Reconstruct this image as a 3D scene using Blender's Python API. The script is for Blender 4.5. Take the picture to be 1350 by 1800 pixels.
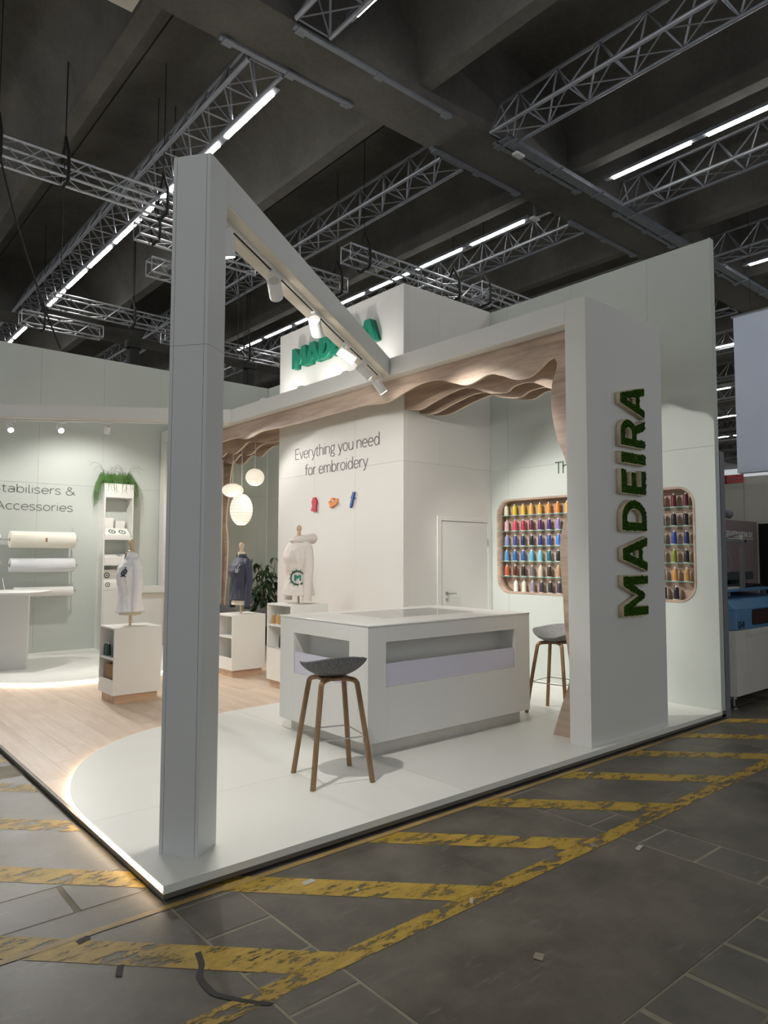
import bpy, bmesh, math, random
from mathutils import Vector, Matrix
random.seed(7)
for o in list(bpy.data.objects): bpy.data.objects.remove(o)
scene = bpy.context.scene
C = scene.collection
PI = math.pi
R = math.radians

# ---------------------------------------------------------------- camera
cam_d = bpy.data.cameras.new('camera'); cam = bpy.data.objects.new('camera', cam_d); C.objects.link(cam)
cam_d.sensor_fit = 'HORIZONTAL'; cam_d.sensor_width = 36.0; cam_d.lens = 1233.487/1350*36.0
cam_d.clip_start = 0.05; cam_d.clip_end = 300
def cam_axes(yaw, pitch, roll):
    fwd = Vector((math.sin(yaw)*math.cos(pitch), math.cos(yaw)*math.cos(pitch), math.sin(pitch)))
    right = Vector((math.cos(yaw), -math.sin(yaw), 0)); down = -right.cross(fwd)
    c, s = math.cos(roll), math.sin(roll)
    return c*right+s*down, -s*right+c*down, fwd
_r, _d, _f = cam_axes(R(40.3577), R(3.5415), R(-0.1596))
cam.matrix_world = Matrix(((_r.x, -_d.x, -_f.x, -1.457), (_r.y, -_d.y, -_f.y, -3.353), (_r.z, -_d.z, -_f.z, 1.6), (0, 0, 0, 1)))
scene.camera = cam

# ---------------------------------------------------------------- world and exposure
world = bpy.data.worlds.new('hall_air'); scene.world = world; world.use_nodes = True
bg = world.node_tree.nodes['Background']
bg.inputs[0].default_value = (0.92, 0.965, 1.0, 1); bg.inputs[1].default_value = 0.24
vs = scene.view_settings
vs.view_transform = 'Standard'; vs.look = 'None'; vs.gamma = 1.0; vs.use_curve_mapping = False
vs.exposure = 1.12
TUBE_STRENGTH = 18.0
SPOT = 1.0

# ---------------------------------------------------------------- materials
def lin(c):
    return tuple(((v/255)/12.92 if v/255 <= 0.04045 else ((v/255+0.055)/1.055)**2.4) for v in c)
def new_mat(name):
    m = bpy.data.materials.new(name); m.use_nodes = True
    return m, m.node_tree, m.node_tree.nodes['Principled BSDF']
def flat(name, rgb, rough=0.5, metal=0.0, var=0.04, scale=6.0, bump=0.0, spec=0.5, coords='Object'):
    """plain paint or metal with a faint procedural mottling"""
    m, nt, b = new_mat(name)
    col = lin(rgb)
    tc = nt.nodes.new('ShaderNodeTexCoord'); n = nt.nodes.new('ShaderNodeTexNoise')
    n.inputs['Scale'].default_value = scale; n.inputs['Detail'].default_value = 4
    nt.links.new(tc.outputs[coords], n.inputs['Vector'])
    r = nt.nodes.new('ShaderNodeValToRGB')
    r.color_ramp.elements[0].position = 0.3; r.color_ramp.elements[1].position = 0.7
    r.color_ramp.elements[0].color = (*[c*(1-var) for c in col], 1); r.color_ramp.elements[1].color = (*[min(1, c*(1+var)) for c in col], 1)
    nt.links.new(n.outputs['Fac'], r.inputs['Fac']); nt.links.new(r.outputs['Color'], b.inputs['Base Color'])
    b.inputs['Roughness'].default_value = rough; b.inputs['Metallic'].default_value = metal
    b.inputs['Specular IOR Level'].default_value = spec
    if bump:
        bp = nt.nodes.new('ShaderNodeBump'); bp.inputs['Strength'].default_value = bump; bp.inputs['Distance'].default_value = 0.01
        nt.links.new(n.outputs['Fac'], bp.inputs['Height']); nt.links.new(bp.outputs['Normal'], b.inputs['Normal'])
    return m
def wood(name, dark, light, axis='Y', scale=1.0, rough=0.5):
    m, nt, b = new_mat(name)
    tc = nt.nodes.new('ShaderNodeTexCoord'); mp = nt.nodes.new('ShaderNodeMapping')
    s = [9*scale]*3; s['XYZ'.index(axis)] = 0.8*scale
    mp.inputs['Scale'].default_value = s
    oi = nt.nodes.new('ShaderNodeObjectInfo')
    vm = nt.nodes.new('ShaderNodeVectorMath'); vm.operation = 'MULTIPLY_ADD'
    cb = nt.nodes.new('ShaderNodeCombineXYZ'); 
    for i in range(3): nt.links.new(oi.outputs['Random'], cb.inputs[i])
    vm.inputs[1].default_value = (31, 17, 23)
    nt.links.new(cb.outputs[0], vm.inputs[0]); nt.links.new(mp.outputs[0], vm.inputs[2])
    nt.links.new(tc.outputs['Object'], mp.inputs['Vector'])
    n = nt.nodes.new('ShaderNodeTexNoise'); n.inputs['Scale'].default_value = 1.0; n.inputs['Detail'].default_value = 7; n.inputs['Roughness'].default_value = 0.62; n.inputs['Distortion'].default_value = 0.6
    nt.links.new(vm.outputs[0], n.inputs['Vector'])
    n2 = nt.nodes.new('ShaderNodeTexNoise'); n2.inputs['Scale'].default_value = 6.0; n2.inputs['Detail'].default_value = 3
    nt.links.new(vm.outputs[0], n2.inputs['Vector'])
    mx = nt.nodes.new('ShaderNodeMath'); mx.operation = 'MULTIPLY_ADD'; mx.inputs[1].default_value = 0.25
    nt.links.new(n2.outputs['Fac'], mx.inputs[0]); nt.links.new(n.outputs['Fac'], mx.inputs[2])
    r = nt.nodes.new('ShaderNodeValToRGB')
    r.color_ramp.elements[0].position = 0.38; r.color_ramp.elements[1].position = 0.86
    r.color_ramp.elements[0].color = (*lin(dark), 1); r.color_ramp.elements[1].color = (*lin(light), 1)
    nt.links.new(mx.outputs[0], r.inputs['Fac']); nt.links.new(r.outputs['Color'], b.inputs['Base Color'])
    b.inputs['Roughness'].default_value = rough
    return m
def emit(name, rgb, strength):
    m, nt, b = new_mat(name)
    b.inputs['Base Color'].default_value = (*rgb, 1)
    b.inputs['Emission Color'].default_value = (*rgb, 1); b.inputs['Emission Strength'].default_value = strength
    return m
def glassy(name, rgb, alpha, rough=0.05):
    m, nt, b = new_mat(name)
    b.inputs['Base Color'].default_value = (*lin(rgb), 1); b.inputs['Roughness'].default_value = rough
    b.inputs['Alpha'].default_value = alpha; b.inputs['IOR'].default_value = 1.5
    return m
M = {}
M['white'] = flat('white_laminate', (226, 225, 220), 0.42, var=0.012, scale=1.5)
M['white2'] = flat('white_paint', (228, 227, 222), 0.55, var=0.012, scale=2)
M['cream'] = flat('cream_board', (226, 220, 206), 0.55, var=0.015)
M['deck'] = flat('white_deck', (231, 231, 225), 0.40, var=0.02, scale=1.2)
M['sage'] = flat('sage_board', (197, 203, 197), 0.55, var=0.012, scale=1.2)
M['column'] = flat('column_grey_white', (214, 216, 215), 0.5, var=0.012, scale=1.5)
M['wall_white'] = flat('tower_white', (229, 226, 221), 0.55, var=0.010, scale=1.2)
M['oak_y'] = wood('oak_along_y', (150, 126, 109), (206, 184, 165), 'Y', 1.0)
M['oak_z'] = wood('oak_along_z', (150, 126, 109), (206, 184, 165), 'Z', 1.0)
M['oak_x'] = wood('oak_along_x', (168, 135, 108), (214, 184, 154), 'X', 1.0)
M['plank'] = wood('floor_oak', (196, 170, 146), (222, 203, 184), 'Y', 0.9, 0.45)
M['walnut'] = wood('stool_oak', (112, 84, 58), (168, 132, 96), 'Z', 2.0, 0.45)
M['walnut_c'] = wood('lightoak', (196, 164, 128), (226, 200, 168), 'Z', 3.0, 0.5)
M['ply_edge'] = flat('pale_plywood_edge', (226, 208, 186), 0.6, var=0.05, scale=30)
M['plinth'] = flat('plinth_grey', (206, 202, 192), 0.5)
M['frost'] = flat('lilac_acrylic', (214, 212, 226), 0.25, var=0.01)
M['darkglass'] = flat('glass_top', (118, 120, 120), 0.03, var=0.01, spec=0.8)
M['felt'] = flat('grey_felt', (122, 122, 122), 0.95, var=0.35, scale=90, bump=0.3, spec=0.1)
M['felt_l'] = flat('light_grey_felt', (140, 139, 138), 0.95, var=0.3, scale=90, bump=0.3, spec=0.1)
M['steel'] = flat('brushed_steel', (188, 188, 186), 0.28, 1.0, var=0.05, scale=40)
M['alu'] = flat('truss_aluminium', (190, 192, 198), 0.38, 0.85, var=0.08, scale=8)
M['trussgrey'] = flat('galvanised_truss', (168, 171, 180), 0.45, 0.6, var=0.12, scale=5)
M['tray'] = flat('cable_tray_zinc', (150, 155, 165), 0.5, 0.5, var=0.1, scale=5)
M['black'] = flat('black_rubber', (18, 18, 19), 0.7, var=0.1)
M['blackcloth'] = flat('black_cloth', (9, 9, 10), 0.95, var=0.1)
M['edge'] = flat('platform_edge', (96, 92, 84), 0.5, var=0.08, scale=10)
M['lampwhite'] = flat('lamp_white', (232, 232, 230), 0.4, var=0.01)
M['tealgreen'] = flat('madeira_green', (0, 128, 100), 0.5, var=0.03)
M['ink'] = flat('letter_grey', (86, 88, 86), 0.5, var=0.02)
M['inkgreen'] = flat('letter_dark_green', (40, 78, 62), 0.5, var=0.02)
M['letterwood'] = wood('letter_birch', (186, 168, 138), (226, 212, 184), 'Z', 2.0, 0.5)
M['carton'] = flat('brown_carton', (148, 116, 84), 0.8, var=0.05)
M['paper'] = flat('paper_white', (236, 235, 230), 0.6, var=0.01)
M['paper_cool'] = flat('fleece_white', (226, 227, 232), 0.7, var=0.01)
M['paper_warm'] = flat('fleece_cream', (232, 229, 215), 0.7, var=0.01)
M['shirt'] = flat('white_cotton', (246, 244, 243), 0.8, var=0.02, scale=20, bump=0.2)
M['hoodie'] = flat('cream_jersey', (226, 217, 210), 0.9, var=0.03, scale=40, bump=0.2)
M['navy'] = flat('navy_softshell', (58, 60, 80), 0.6, var=0.06, scale=20)
M['torso'] = flat('mannequin_linen', (228, 216, 194), 0.85, var=0.03, scale=60)
M['navyink'] = flat('navy_thread', (40, 40, 72), 0.7)
M['pot'] = flat('dark_pot', (38, 44, 50), 0.6)
M['leaf'] = flat('leaf_green', (84, 122, 60), 0.5, var=0.3, scale=30)
M['leaf2'] = flat('leaf_dark_green', (40, 66, 36), 0.45, var=0.35, scale=20)
M['stem'] = flat('stem_brown', (92, 74, 50), 0.7)
M['concrete'] = None
M['bluebody'] = flat('machine_blue', (88, 132, 172), 0.4, var=0.03)
M['machgrey'] = flat('machine_grey', (206, 203, 197), 0.45, var=0.02)
M['darkgrey'] = flat('machine_dark_grey', (70, 78, 80), 0.5)
M['mauve'] = flat('mauve_panel', (140, 124, 124), 0.6, var=0.02)
M['neigh'] = flat('neighbour_board', (208, 203, 195), 0.6, var=0.02)
M['neighpost'] = flat('neighbour_edge', (118, 120, 126), 0.6, var=0.02)
M['banner'] = flat('pale_blue_fabric', (222, 232, 255), 0.8, var=0.03, scale=1.0)
M['fold'] = flat('fabric_fold', (120, 132, 166), 0.8)
M['red'] = flat('red_sign', (196, 78, 88), 0.5)
M['redd'] = flat('dark_red_sign', (120, 34, 44), 0.5)
M['window_dark'] = flat('machine_window', (72, 52, 50), 0.15)
M['spool_white'] = flat('spool_core', (232, 230, 226), 0.5)
M['glass'] = glassy('shelf_glass', (170, 205, 195), 0.35)
M['glassedge'] = flat('glass_edge_green', (120, 165, 150), 0.2)
M['led'] = emit('warm_led', (1.0, 0.78, 0.55), 6.0)
M['tube'] = emit('tube_light', (1.0, 0.98, 0.92), TUBE_STRENGTH)
M['lens'] = emit('spot_lens', (1.0, 0.95, 0.88), 14.0)
M['lens_dim'] = emit('spot_ring', (1.0, 0.96, 0.9), 0.35)

def lantern_mat():
    m, nt, b = new_mat('lit_paper_lantern')
    b.inputs['Base Color'].default_value = (0.80, 0.75, 0.66, 1); b.inputs['Roughness'].default_value = 0.8
    b.inputs['Emission Color'].default_value = (1.0, 0.90, 0.76, 1); b.inputs['Emission Strength'].default_value = 0.33
    return m
M['lantern'] = lantern_mat()
M['rib'] = flat('lantern_rib', (206, 186, 156), 0.8)
def concrete():
    m, nt, b = new_mat('dark_concrete')
    tc = nt.nodes.new('ShaderNodeTexCoord')
    n = nt.nodes.new('ShaderNodeTexNoise'); n.inputs['Scale'].default_value = 0.55; n.inputs['Detail'].default_value = 9; n.inputs['Roughness'].default_value = 0.6
    n2 = nt.nodes.new('ShaderNodeTexNoise'); n2.inputs['Scale'].default_value = 14; n2.inputs['Detail'].default_value = 3
    geo = nt.nodes.new('ShaderNodeNewGeometry')
    nt.links.new(geo.outputs['Position'], n.inputs['Vector']); nt.links.new(geo.outputs['Position'], n2.inputs['Vector'])
    ad = nt.nodes.new('ShaderNodeMath'); ad.operation = 'MULTIPLY_ADD'; ad.inputs[1].default_value = 0.18
    nt.links.new(n2.outputs['Fac'], ad.inputs[0]); nt.links.new(n.outputs['Fac'], ad.inputs[2])
    r = nt.nodes.new('ShaderNodeValToRGB')
    r.color_ramp.elements[0].position = 0.36; r.color_ramp.elements[1].position = 0.82
    r.color_ramp.elements[0].color = (*lin((78, 76, 73)), 1); r.color_ramp.elements[1].color = (*lin((124, 121, 116)), 1)
    nt.links.new(ad.outputs[0], r.inputs['Fac']); nt.links.new(r.outputs['Color'], b.inputs['Base Color'])
    b.inputs['Roughness'].default_value = 0.85
    return m
M['concrete'] = concrete()
def slab_mat(name, lo, hi, seed):
    """worn dark hall slab with scuffs and pale scratches"""
    m, nt, b = new_mat(name)
    geo = nt.nodes.new('ShaderNodeNewGeometry'); oi = nt.nodes.new('ShaderNodeObjectInfo')
    def noise(sc, det, off=(0, 0, 0), stretch=None):
        n = nt.nodes.new('ShaderNodeTexNoise'); n.inputs['Scale'].default_value = sc; n.inputs['Detail'].default_value = det; n.inputs['Roughness'].default_value = 0.65
        mp = nt.nodes.new('ShaderNodeMapping'); mp.inputs['Location'].default_value = off
        if stretch: mp.inputs['Scale'].default_value = stretch; mp.inputs['Rotation'].default_value = (0, 0, 0.7)
        nt.links.new(geo.outputs['Position'], mp.inputs['Vector']); nt.links.new(mp.outputs[0], n.inputs['Vector'])
        return n
    a = noise(2.2, 8, (seed, 0, 0))
    r = nt.nodes.new('ShaderNodeValToRGB')
    r.color_ramp.elements[0].position = 0.33; r.color_ramp.elements[1].position = 0.72
    r.color_ramp.elements[0].color = (*lin(lo), 1); r.color_ramp.elements[1].color = (*lin(hi), 1)
    nt.links.new(a.outputs['Fac'], r.inputs['Fac'])
    s = noise(5.0, 9, (seed, 5, 0), (1, 4.0, 1))
    rs = nt.nodes.new('ShaderNodeValToRGB'); rs.color_ramp.elements[0].position = 0.59; rs.color_ramp.elements[1].position = 0.72
    rs.color_ramp.elements[0].color = (0, 0, 0, 1); rs.color_ramp.elements[1].color = (0.5, 0.5, 0.5, 1)
    nt.links.new(s.outputs['Fac'], rs.inputs['Fac'])
    mx = nt.nodes.new('ShaderNodeMix'); mx.data_type = 'RGBA'
    nt.links.new(rs.outputs['Color'], mx.inputs['Factor']); nt.links.new(r.outputs['Color'], mx.inputs[6]); mx.inputs[7].default_value = (*lin((126, 123, 116)), 1)
    hs = nt.nodes.new('ShaderNodeHueSaturation')
    mr = nt.nodes.new('ShaderNodeMapRange'); mr.inputs['To Min'].default_value = 0.93; mr.inputs['To Max'].default_value = 1.07
    nt.links.new(oi.outputs['Random'], mr.inputs['Value']); nt.links.new(mr.outputs[0], hs.inputs['Value'])
    nt.links.new(mx.outputs[2], hs.inputs['Color']); nt.links.new(hs.outputs[0], b.inputs['Base Color'])
    rr = nt.nodes.new('ShaderNodeMapRange'); rr.inputs['To Min'].default_value = 0.35; rr.inputs['To Max'].default_value = 0.62
    nt.links.new(a.outputs['Fac'], rr.inputs['Value']); nt.links.new(rr.outputs[0], b.inputs['Roughness'])
    bp = nt.nodes.new('ShaderNodeBump'); bp.inputs['Strength'].default_value = 0.25; bp.inputs['Distance'].default_value = 0.004
    nt.links.new(s.outputs['Fac'], bp.inputs['Height']); nt.links.new(bp.outputs['Normal'], b.inputs['Normal'])
    return m
M['slab'] = slab_mat('hall_slab', (68, 63, 54), (114, 108, 96), 0.0)
M['tile'] = slab_mat('channel_tile', (74, 70, 61), (110, 105, 95), 9.0)
M['joint'] = flat('floor_joint', (138, 132, 114), 0.8, var=0.2, scale=5)
def paint_mat(name, rgb, wear, scale):
    m, nt, b = new_mat(name)
    geo = nt.nodes.new('ShaderNodeNewGeometry')
    mp = nt.nodes.new('ShaderNodeMapping'); mp.inputs['Rotation'].default_value = (0, 0, 0.78); mp.inputs['Scale'].default_value = (1, 2.6, 1)
    n = nt.nodes.new('ShaderNodeTexNoise'); n.inputs['Scale'].default_value = scale; n.inputs['Detail'].default_value = 10; n.inputs['Roughness'].default_value = 0.72
    nt.links.new(geo.outputs['Position'], mp.inputs['Vector']); nt.links.new(mp.outputs[0], n.inputs['Vector'])
    r = nt.nodes.new('ShaderNodeValToRGB'); r.color_ramp.elements[0].position = wear-0.045; r.color_ramp.elements[1].position = wear+0.02
    r.color_ramp.elements[0].color = (0, 0, 0, 1); r.color_ramp.elements[1].color = (1, 1, 1, 1)
    nt.links.new(n.outputs['Fac'], r.inputs['Fac']); nt.links.new(r.outputs['Color'], b.inputs['Alpha'])
    r2 = nt.nodes.new('ShaderNodeValToRGB'); r2.color_ramp.elements[0].position = 0.4; r2.color_ramp.elements[1].position = 0.7
    r2.color_ramp.elements[0].color = (*[c*0.55 for c in lin(rgb)], 1); r2.color_ramp.elements[1].color = (*lin(rgb), 1)
    nt.links.new(n.outputs['Fac'], r2.inputs['Fac']); nt.links.new(r2.outputs['Color'], b.inputs['Base Color'])
    b.inputs['Roughness'].default_value = 0.55
    return m
M['yellow'] = paint_mat('worn_yellow_paint', (192, 158, 54), 0.452, 6.0)
M['yellow_w'] = paint_mat('very_worn_yellow_paint', (184, 151, 52), 0.485, 7.0)
M['tape'] = paint_mat('tan_tape', (188, 158, 96), 0.33, 3.0)
M['blacktape'] = flat('black_tape_patch', (34, 33, 32), 0.7)
M['litter'] = flat('pale_scrap', (176, 174, 164), 0.7)
def moss_mat():
    m, nt, b = new_mat('green_moss')
    tc = nt.nodes.new('ShaderNodeTexCoord'); n = nt.nodes.new('ShaderNodeTexNoise'); n.inputs['Scale'].default_value = 70; n.inputs['Detail'].default_value = 6
    nt.links.new(tc.outputs['Object'], n.inputs['Vector'])
    r = nt.nodes.new('ShaderNodeValToRGB'); r.color_ramp.elements[0].position = 0.35; r.color_ramp.elements[1].position = 0.7
    r.color_ramp.elements[0].color = (*lin((28, 52, 16)), 1); r.color_ramp.elements[1].color = (*lin((84, 122, 44)), 1)
    nt.links.new(n.outputs['Fac'], r.inputs['Fac']); nt.links.new(r.outputs['Color'], b.inputs['Base Color'])
    bp = nt.nodes.new('ShaderNodeBump'); bp.inputs['Strength'].default_value = 1.0; bp.inputs['Distance'].default_value = 0.02
    nt.links.new(n.outputs['Fac'], bp.inputs['Height']); nt.links.new(bp.outputs['Normal'], b.inputs['Normal'])
    b.inputs['Roughness'].default_value = 0.95; b.inputs['Specular IOR Level'].default_value = 0.1
    return m
M['moss'] = moss_mat()
_thread = {}
def thread_mat(rgb):
    if rgb not in _thread:
        m, nt, b = new_mat('thread_%02x%02x%02x' % rgb)
        tc = nt.nodes.new('ShaderNodeTexCoord'); w = nt.nodes.new('ShaderNodeTexWave'); w.bands_direction = 'Z'; w.inputs['Scale'].default_value = 120
        nt.links.new(tc.outputs['Object'], w.inputs['Vector'])
        mx = nt.nodes.new('ShaderNodeMix'); mx.data_type = 'RGBA'
        l = lin(rgb); mx.inputs[6].default_value = (*[c*0.8 for c in l], 1); mx.inputs[7].default_value = (*l, 1)
        nt.links.new(w.outputs['Fac'], mx.inputs['Factor']); nt.links.new(mx.outputs[2], b.inputs['Base Color'])
        b.inputs['Roughness'].default_value = 0.38; b.inputs['Sheen Weight'].default_value = 0.3
        _thread[rgb] = m
    return _thread[rgb]

# ---------------------------------------------------------------- mesh helpers
class MB:
    def __init__(s): s.v = []; s.f = []
    def add(s, vs_, fs_):
        k = len(s.v); s.v += [tuple(v) for v in vs_]; s.f += [tuple(i+k for i in f) for f in fs_]; return s
    def box(s, x0, y0, z0, x1, y1, z1):
        return s.add([(x0,y0,z0),(x1,y0,z0),(x1,y1,z0),(x0,y1,z0),(x0,y0,z1),(x1,y0,z1),(x1,y1,z1),(x0,y1,z1)],
                     [(0,3,2,1),(4,5,6,7),(0,1,5,4),(1,2,6,5),(2,3,7,6),(3,0,4,7)])
    def obox(s, c, u, v, w):
        c, u, v, w = Vector(c), Vector(u), Vector(v), Vector(w)
        p = [c-u-v-w, c+u-v-w, c+u+v-w, c-u+v-w, c-u-v+w, c+u-v+w, c+u+v+w, c-u+v+w]
        return s.add(p, [(0,3,2,1),(4,5,6,7),(0,1,5,4),(1,2,6,5),(2,3,7,6),(3,0,4,7)])
    def prism(s, poly, axis, a, b):
        """extrude a 2D polygon (in the two other axes, order xyz) along axis from a to b"""
        n = len(poly)
        def pt(p, t):
            return {'X': (t, p[0], p[1]), 'Y': (p[0], t, p[1]), 'Z': (p[0], p[1], t)}[axis]
        s.add([pt(p, a) for p in poly]+[pt(p, b) for p in poly],
              [tuple(range(n))[::-1], tuple(range(n, 2*n))]+[(i, (i+1) % n, (i+1) % n+n, i+n) for i in range(n)])
        return s
    def tube(s, pts, r, n=8, cap=True, flat_=None):
        pts = [Vector(p) for p in pts]; rs = r if isinstance(r, (list, tuple)) else [r]*len(pts)
        base = len(s.v); prev = None
        for i, p in enumerate(pts):
            t = (pts[min(i+1, len(pts)-1)]-pts[max(i-1, 0)])
            if t.length < 1e-9: t = Vector((0, 0, 1))
            t.normalize()
            ref = prev if prev is not None else (Vector((0, 0, 1)) if abs(t.z) < 0.9 else Vector((1, 0, 0)))
            a = ref-t*ref.dot(t)
            if a.length < 1e-6: a = Vector((1, 0, 0))-t*t.x
            a.normalize(); b = t.cross(a); prev = a
            for k in range(n):
                th = 2*PI*k/n
                s.v.append(tuple(p+a*(math.cos(th)*rs[i])+b*(math.sin(th)*rs[i]*(flat_ or 1))))
        for i in range(len(pts)-1):
            for k in range(n):
                q = base+i*n
                s.f.append((q+k, q+(k+1) % n, q+n+(k+1) % n, q+n+k))
        if cap:
            s.f.append(tuple(base+k for k in range(n))[::-1]); q = base+(len(pts)-1)*n; s.f.append(tuple(q+k for k in range(n)))
        return s
    def lathe(s, prof, n=20, c=(0, 0, 0), cap=True):
        base = len(s.v)
        for r, z in prof:
            for k in range(n):
                th = 2*PI*k/n; s.v.append((c[0]+r*math.cos(th), c[1]+r*math.sin(th), c[2]+z))
        for i in range(len(prof)-1):
            for k in range(n):
                q = base+i*n; s.f.append((q+k, q+(k+1) % n, q+n+(k+1) % n, q+n+k))
        if cap:
            s.f.append(tuple(base+k for k in range(n))[::-1]); q = base+(len(prof)-1)*n; s.f.append(tuple(q+k for k in range(n)))
        return s
    def grid(s, fn, nu, nv, closed_u=False):
        base = len(s.v); cols = nu if closed_u else nu+1
        for j in range(nv+1):
            for i in range(cols): s.v.append(tuple(fn(i/nu, j/nv)))
        for j in range(nv):
            for i in range(nu):
                i2 = (i+1) % cols
                s.f.append((base+j*cols+i, base+j*cols+i2, base+(j+1)*cols+i2, base+(j+1)*cols+i))
        return s
    def build(s, name, mat, parent=None, smooth=False, bevel=0.0, world=True, kind=None):
        off = Vector((0, 0, 0))
        if parent is not None and world:
            p = parent
            while p is not None: off += p.location; p = p.parent
        me = bpy.data.meshes.new(name)
        me.from_pydata([(v[0]-off.x, v[1]-off.y, v[2]-off.z) for v in s.v], [], s.f)
        me.update()
        return mesh_obj(name, me, mat, parent, smooth, bevel, kind)
def fix_normals(me):
    b = bmesh.new(); b.from_mesh(me); bmesh.ops.recalc_face_normals(b, faces=b.faces); b.to_mesh(me); b.free()
def mesh_obj(name, me, mat, parent=None, smooth=False, bevel=0.0, kind=None, recalc=True):
    if recalc: fix_normals(me)
    o = bpy.data.objects.new(name, me); C.objects.link(o)
    me.materials.clear()
    if mat is not None: me.materials.append(M[mat] if isinstance(mat, str) else mat)
    if parent is not None: o.parent = parent
    if smooth:
        for p in me.polygons: p.use_smooth = True
        md = o.modifiers.new('edge', 'EDGE_SPLIT'); md.split_angle = R(40)
    if bevel:
        md = o.modifiers.new('bevel', 'BEVEL'); md.width = bevel; md.segments = 2; md.limit_method = 'ANGLE'
    if kind: o['kind'] = kind
    return o
def thing(name, label, cat, loc=(0, 0, 0), rotz=0.0, group=None):
    o = bpy.data.objects.new(name, None); C.objects.link(o); o.empty_display_size = 0.1
    o.location = loc; o.rotation_euler = (0, 0, rotz); o['label'] = label; o['category'] = cat
    if group: o['group'] = group
    return o
def tag(o, label, cat, group=None):
    o['label'] = label; o['category'] = cat
    if group: o['group'] = group
    return o
def struct(name, label, loc=(0, 0, 0)):
    o = bpy.data.objects.new(name, None); C.objects.link(o); o.location = loc; o.empty_display_size = 0.1
    o['kind'] = 'structure'; o['label'] = label
    return o
def copy_tree(o, parent=None):
    c = o.copy(); C.objects.link(c); c.parent = parent
    for ch in list(o.children): copy_tree(ch, c)
    return c
def curve_mesh(splines, depth, name='shape'):
    """filled 2D outline(s) with holes, extruded +-depth/2 along local z"""
    cu = bpy.data.curves.new(name, 'CURVE'); cu.dimensions = '2D'; cu.fill_mode = 'BOTH'; cu.extrude = depth/2
    for sp in splines:
        s = cu.splines.new('POLY'); s.points.add(len(sp)-1); s.use_cyclic_u = True
        for p, q in zip(s.points, sp): p.co = (q[0], q[1], 0, 1)
    tmp = bpy.data.objects.new(name, cu); C.objects.link(tmp)
    dg = bpy.context.evaluated_depsgraph_get(); dg.update()
    me = bpy.data.meshes.new_from_object(tmp.evaluated_get(dg))
    bpy.data.objects.remove(tmp); bpy.data.curves.remove(cu)
    b = bmesh.new(); b.from_mesh(me); bmesh.ops.remove_doubles(b, verts=b.verts, dist=1e-5); b.to_mesh(me); b.free()
    return me
def place_mesh(me, ax, ay, org):
    """map local (x, y, z) to org + x*ax + y*ay + z*(ax x ay)"""
    ax, ay, org = Vector(ax), Vector(ay), Vector(org); az = ax.cross(ay)
    me.transform(Matrix(((ax.x, ay.x, az.x, org.x), (ax.y, ay.y, az.y, org.y), (ax.z, ay.z, az.z, org.z), (0, 0, 0, 1))))
    return me
def arc(cx, cy, rx, ry, a0, a1, n=8):
    return [(cx+rx*math.cos(R(a0+(a1-a0)*i/n)), cy+ry*math.sin(R(a0+(a1-a0)*i/n))) for i in range(n+1)]
def smooth_path(pts, n=6):
    out = []
    for i in range(len(pts)-1):
        p0, p1, p2, p3 = pts[max(i-1, 0)], pts[i], pts[i+1], pts[min(i+2, len(pts)-1)]
        for k in range(n):
            t = k/n
            out.append(tuple(0.5*((2*b)+(-a+c)*t+(2*a-5*b+4*c-d)*t*t+(-a+3*b-3*c+d)*t**3) for a, b, c, d in zip(p0, p1, p2, p3)))
    out.append(tuple(pts[-1])); return out
def clip_poly(poly, x0, y0, x1, y1):
    def cut(P, inside, inter):
        out = []
        for i in range(len(P)):
            a, b = P[i-1], P[i]
            if inside(b):
                if not inside(a): out.append(inter(a, b))
                out.append(b)
            elif inside(a): out.append(inter(a, b))
        return out
    def ix(x): return lambda a, b: (x, a[1]+(b[1]-a[1])*(x-a[0])/(b[0]-a[0]))
    def iy(y): return lambda a, b: (a[0]+(b[0]-a[0])*(y-a[1])/(b[1]-a[1]), y)
    for ins, it in ((lambda p: p[0] >= x0, ix(x0)), (lambda p: p[0] <= x1, ix(x1)), (lambda p: p[1] >= y0, iy(y0)), (lambda p: p[1] <= y1, iy(y1))):
        if poly: poly = cut(poly, ins, it)
    return poly
ORD = ['first', 'second', 'third', 'fourth', 'fifth', 'sixth', 'seventh', 'eighth', 'ninth', 'tenth', 'eleventh', 'twelfth', 'thirteenth', 'fourteenth', 'fifteenth', 'sixteenth', 'seventeenth', 'eighteenth', 'nineteenth', 'twentieth']

# ================================================================ SETTING
HZ = -0.08                                                     # hall floor level; booth deck top is z = 0
floor = struct('floor', 'dark worn hall floor of slabs and small channel tiles with yellow hatching')
MB().box(-14, -12, HZ-0.2, 60, 45, HZ-0.0015).build('screed', 'joint', floor)
SX0, SP = 0.01, 2.41                                           # channel strips repeat every 2.41 m in x and y
G = 0.007
slab_me = None
for i in range(-3, 4):
    for j in range(-3, 4):
        x0, x1 = 0.34+SP*i+G, 0.01+SP*(i+1)-G
        y0, y1 = 0.505+SP*j+G, 0.18+SP*(j+1)-G
        if x0 > 0.1 and y0 > 0.1 and x1 < 6: continue
        if slab_me is None:
            o = MB().box(x0, y0, HZ-0.03, x1, y1, HZ).build('slab', 'slab', floor); slab_me = o.data; bx, by = x0, y0
        else:
            o = bpy.data.objects.new('slab', slab_me); C.objects.link(o); o.parent = floor; o.location = (x0-bx, y0-by, 0)
tile_me = None
TW = 0.33
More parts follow.
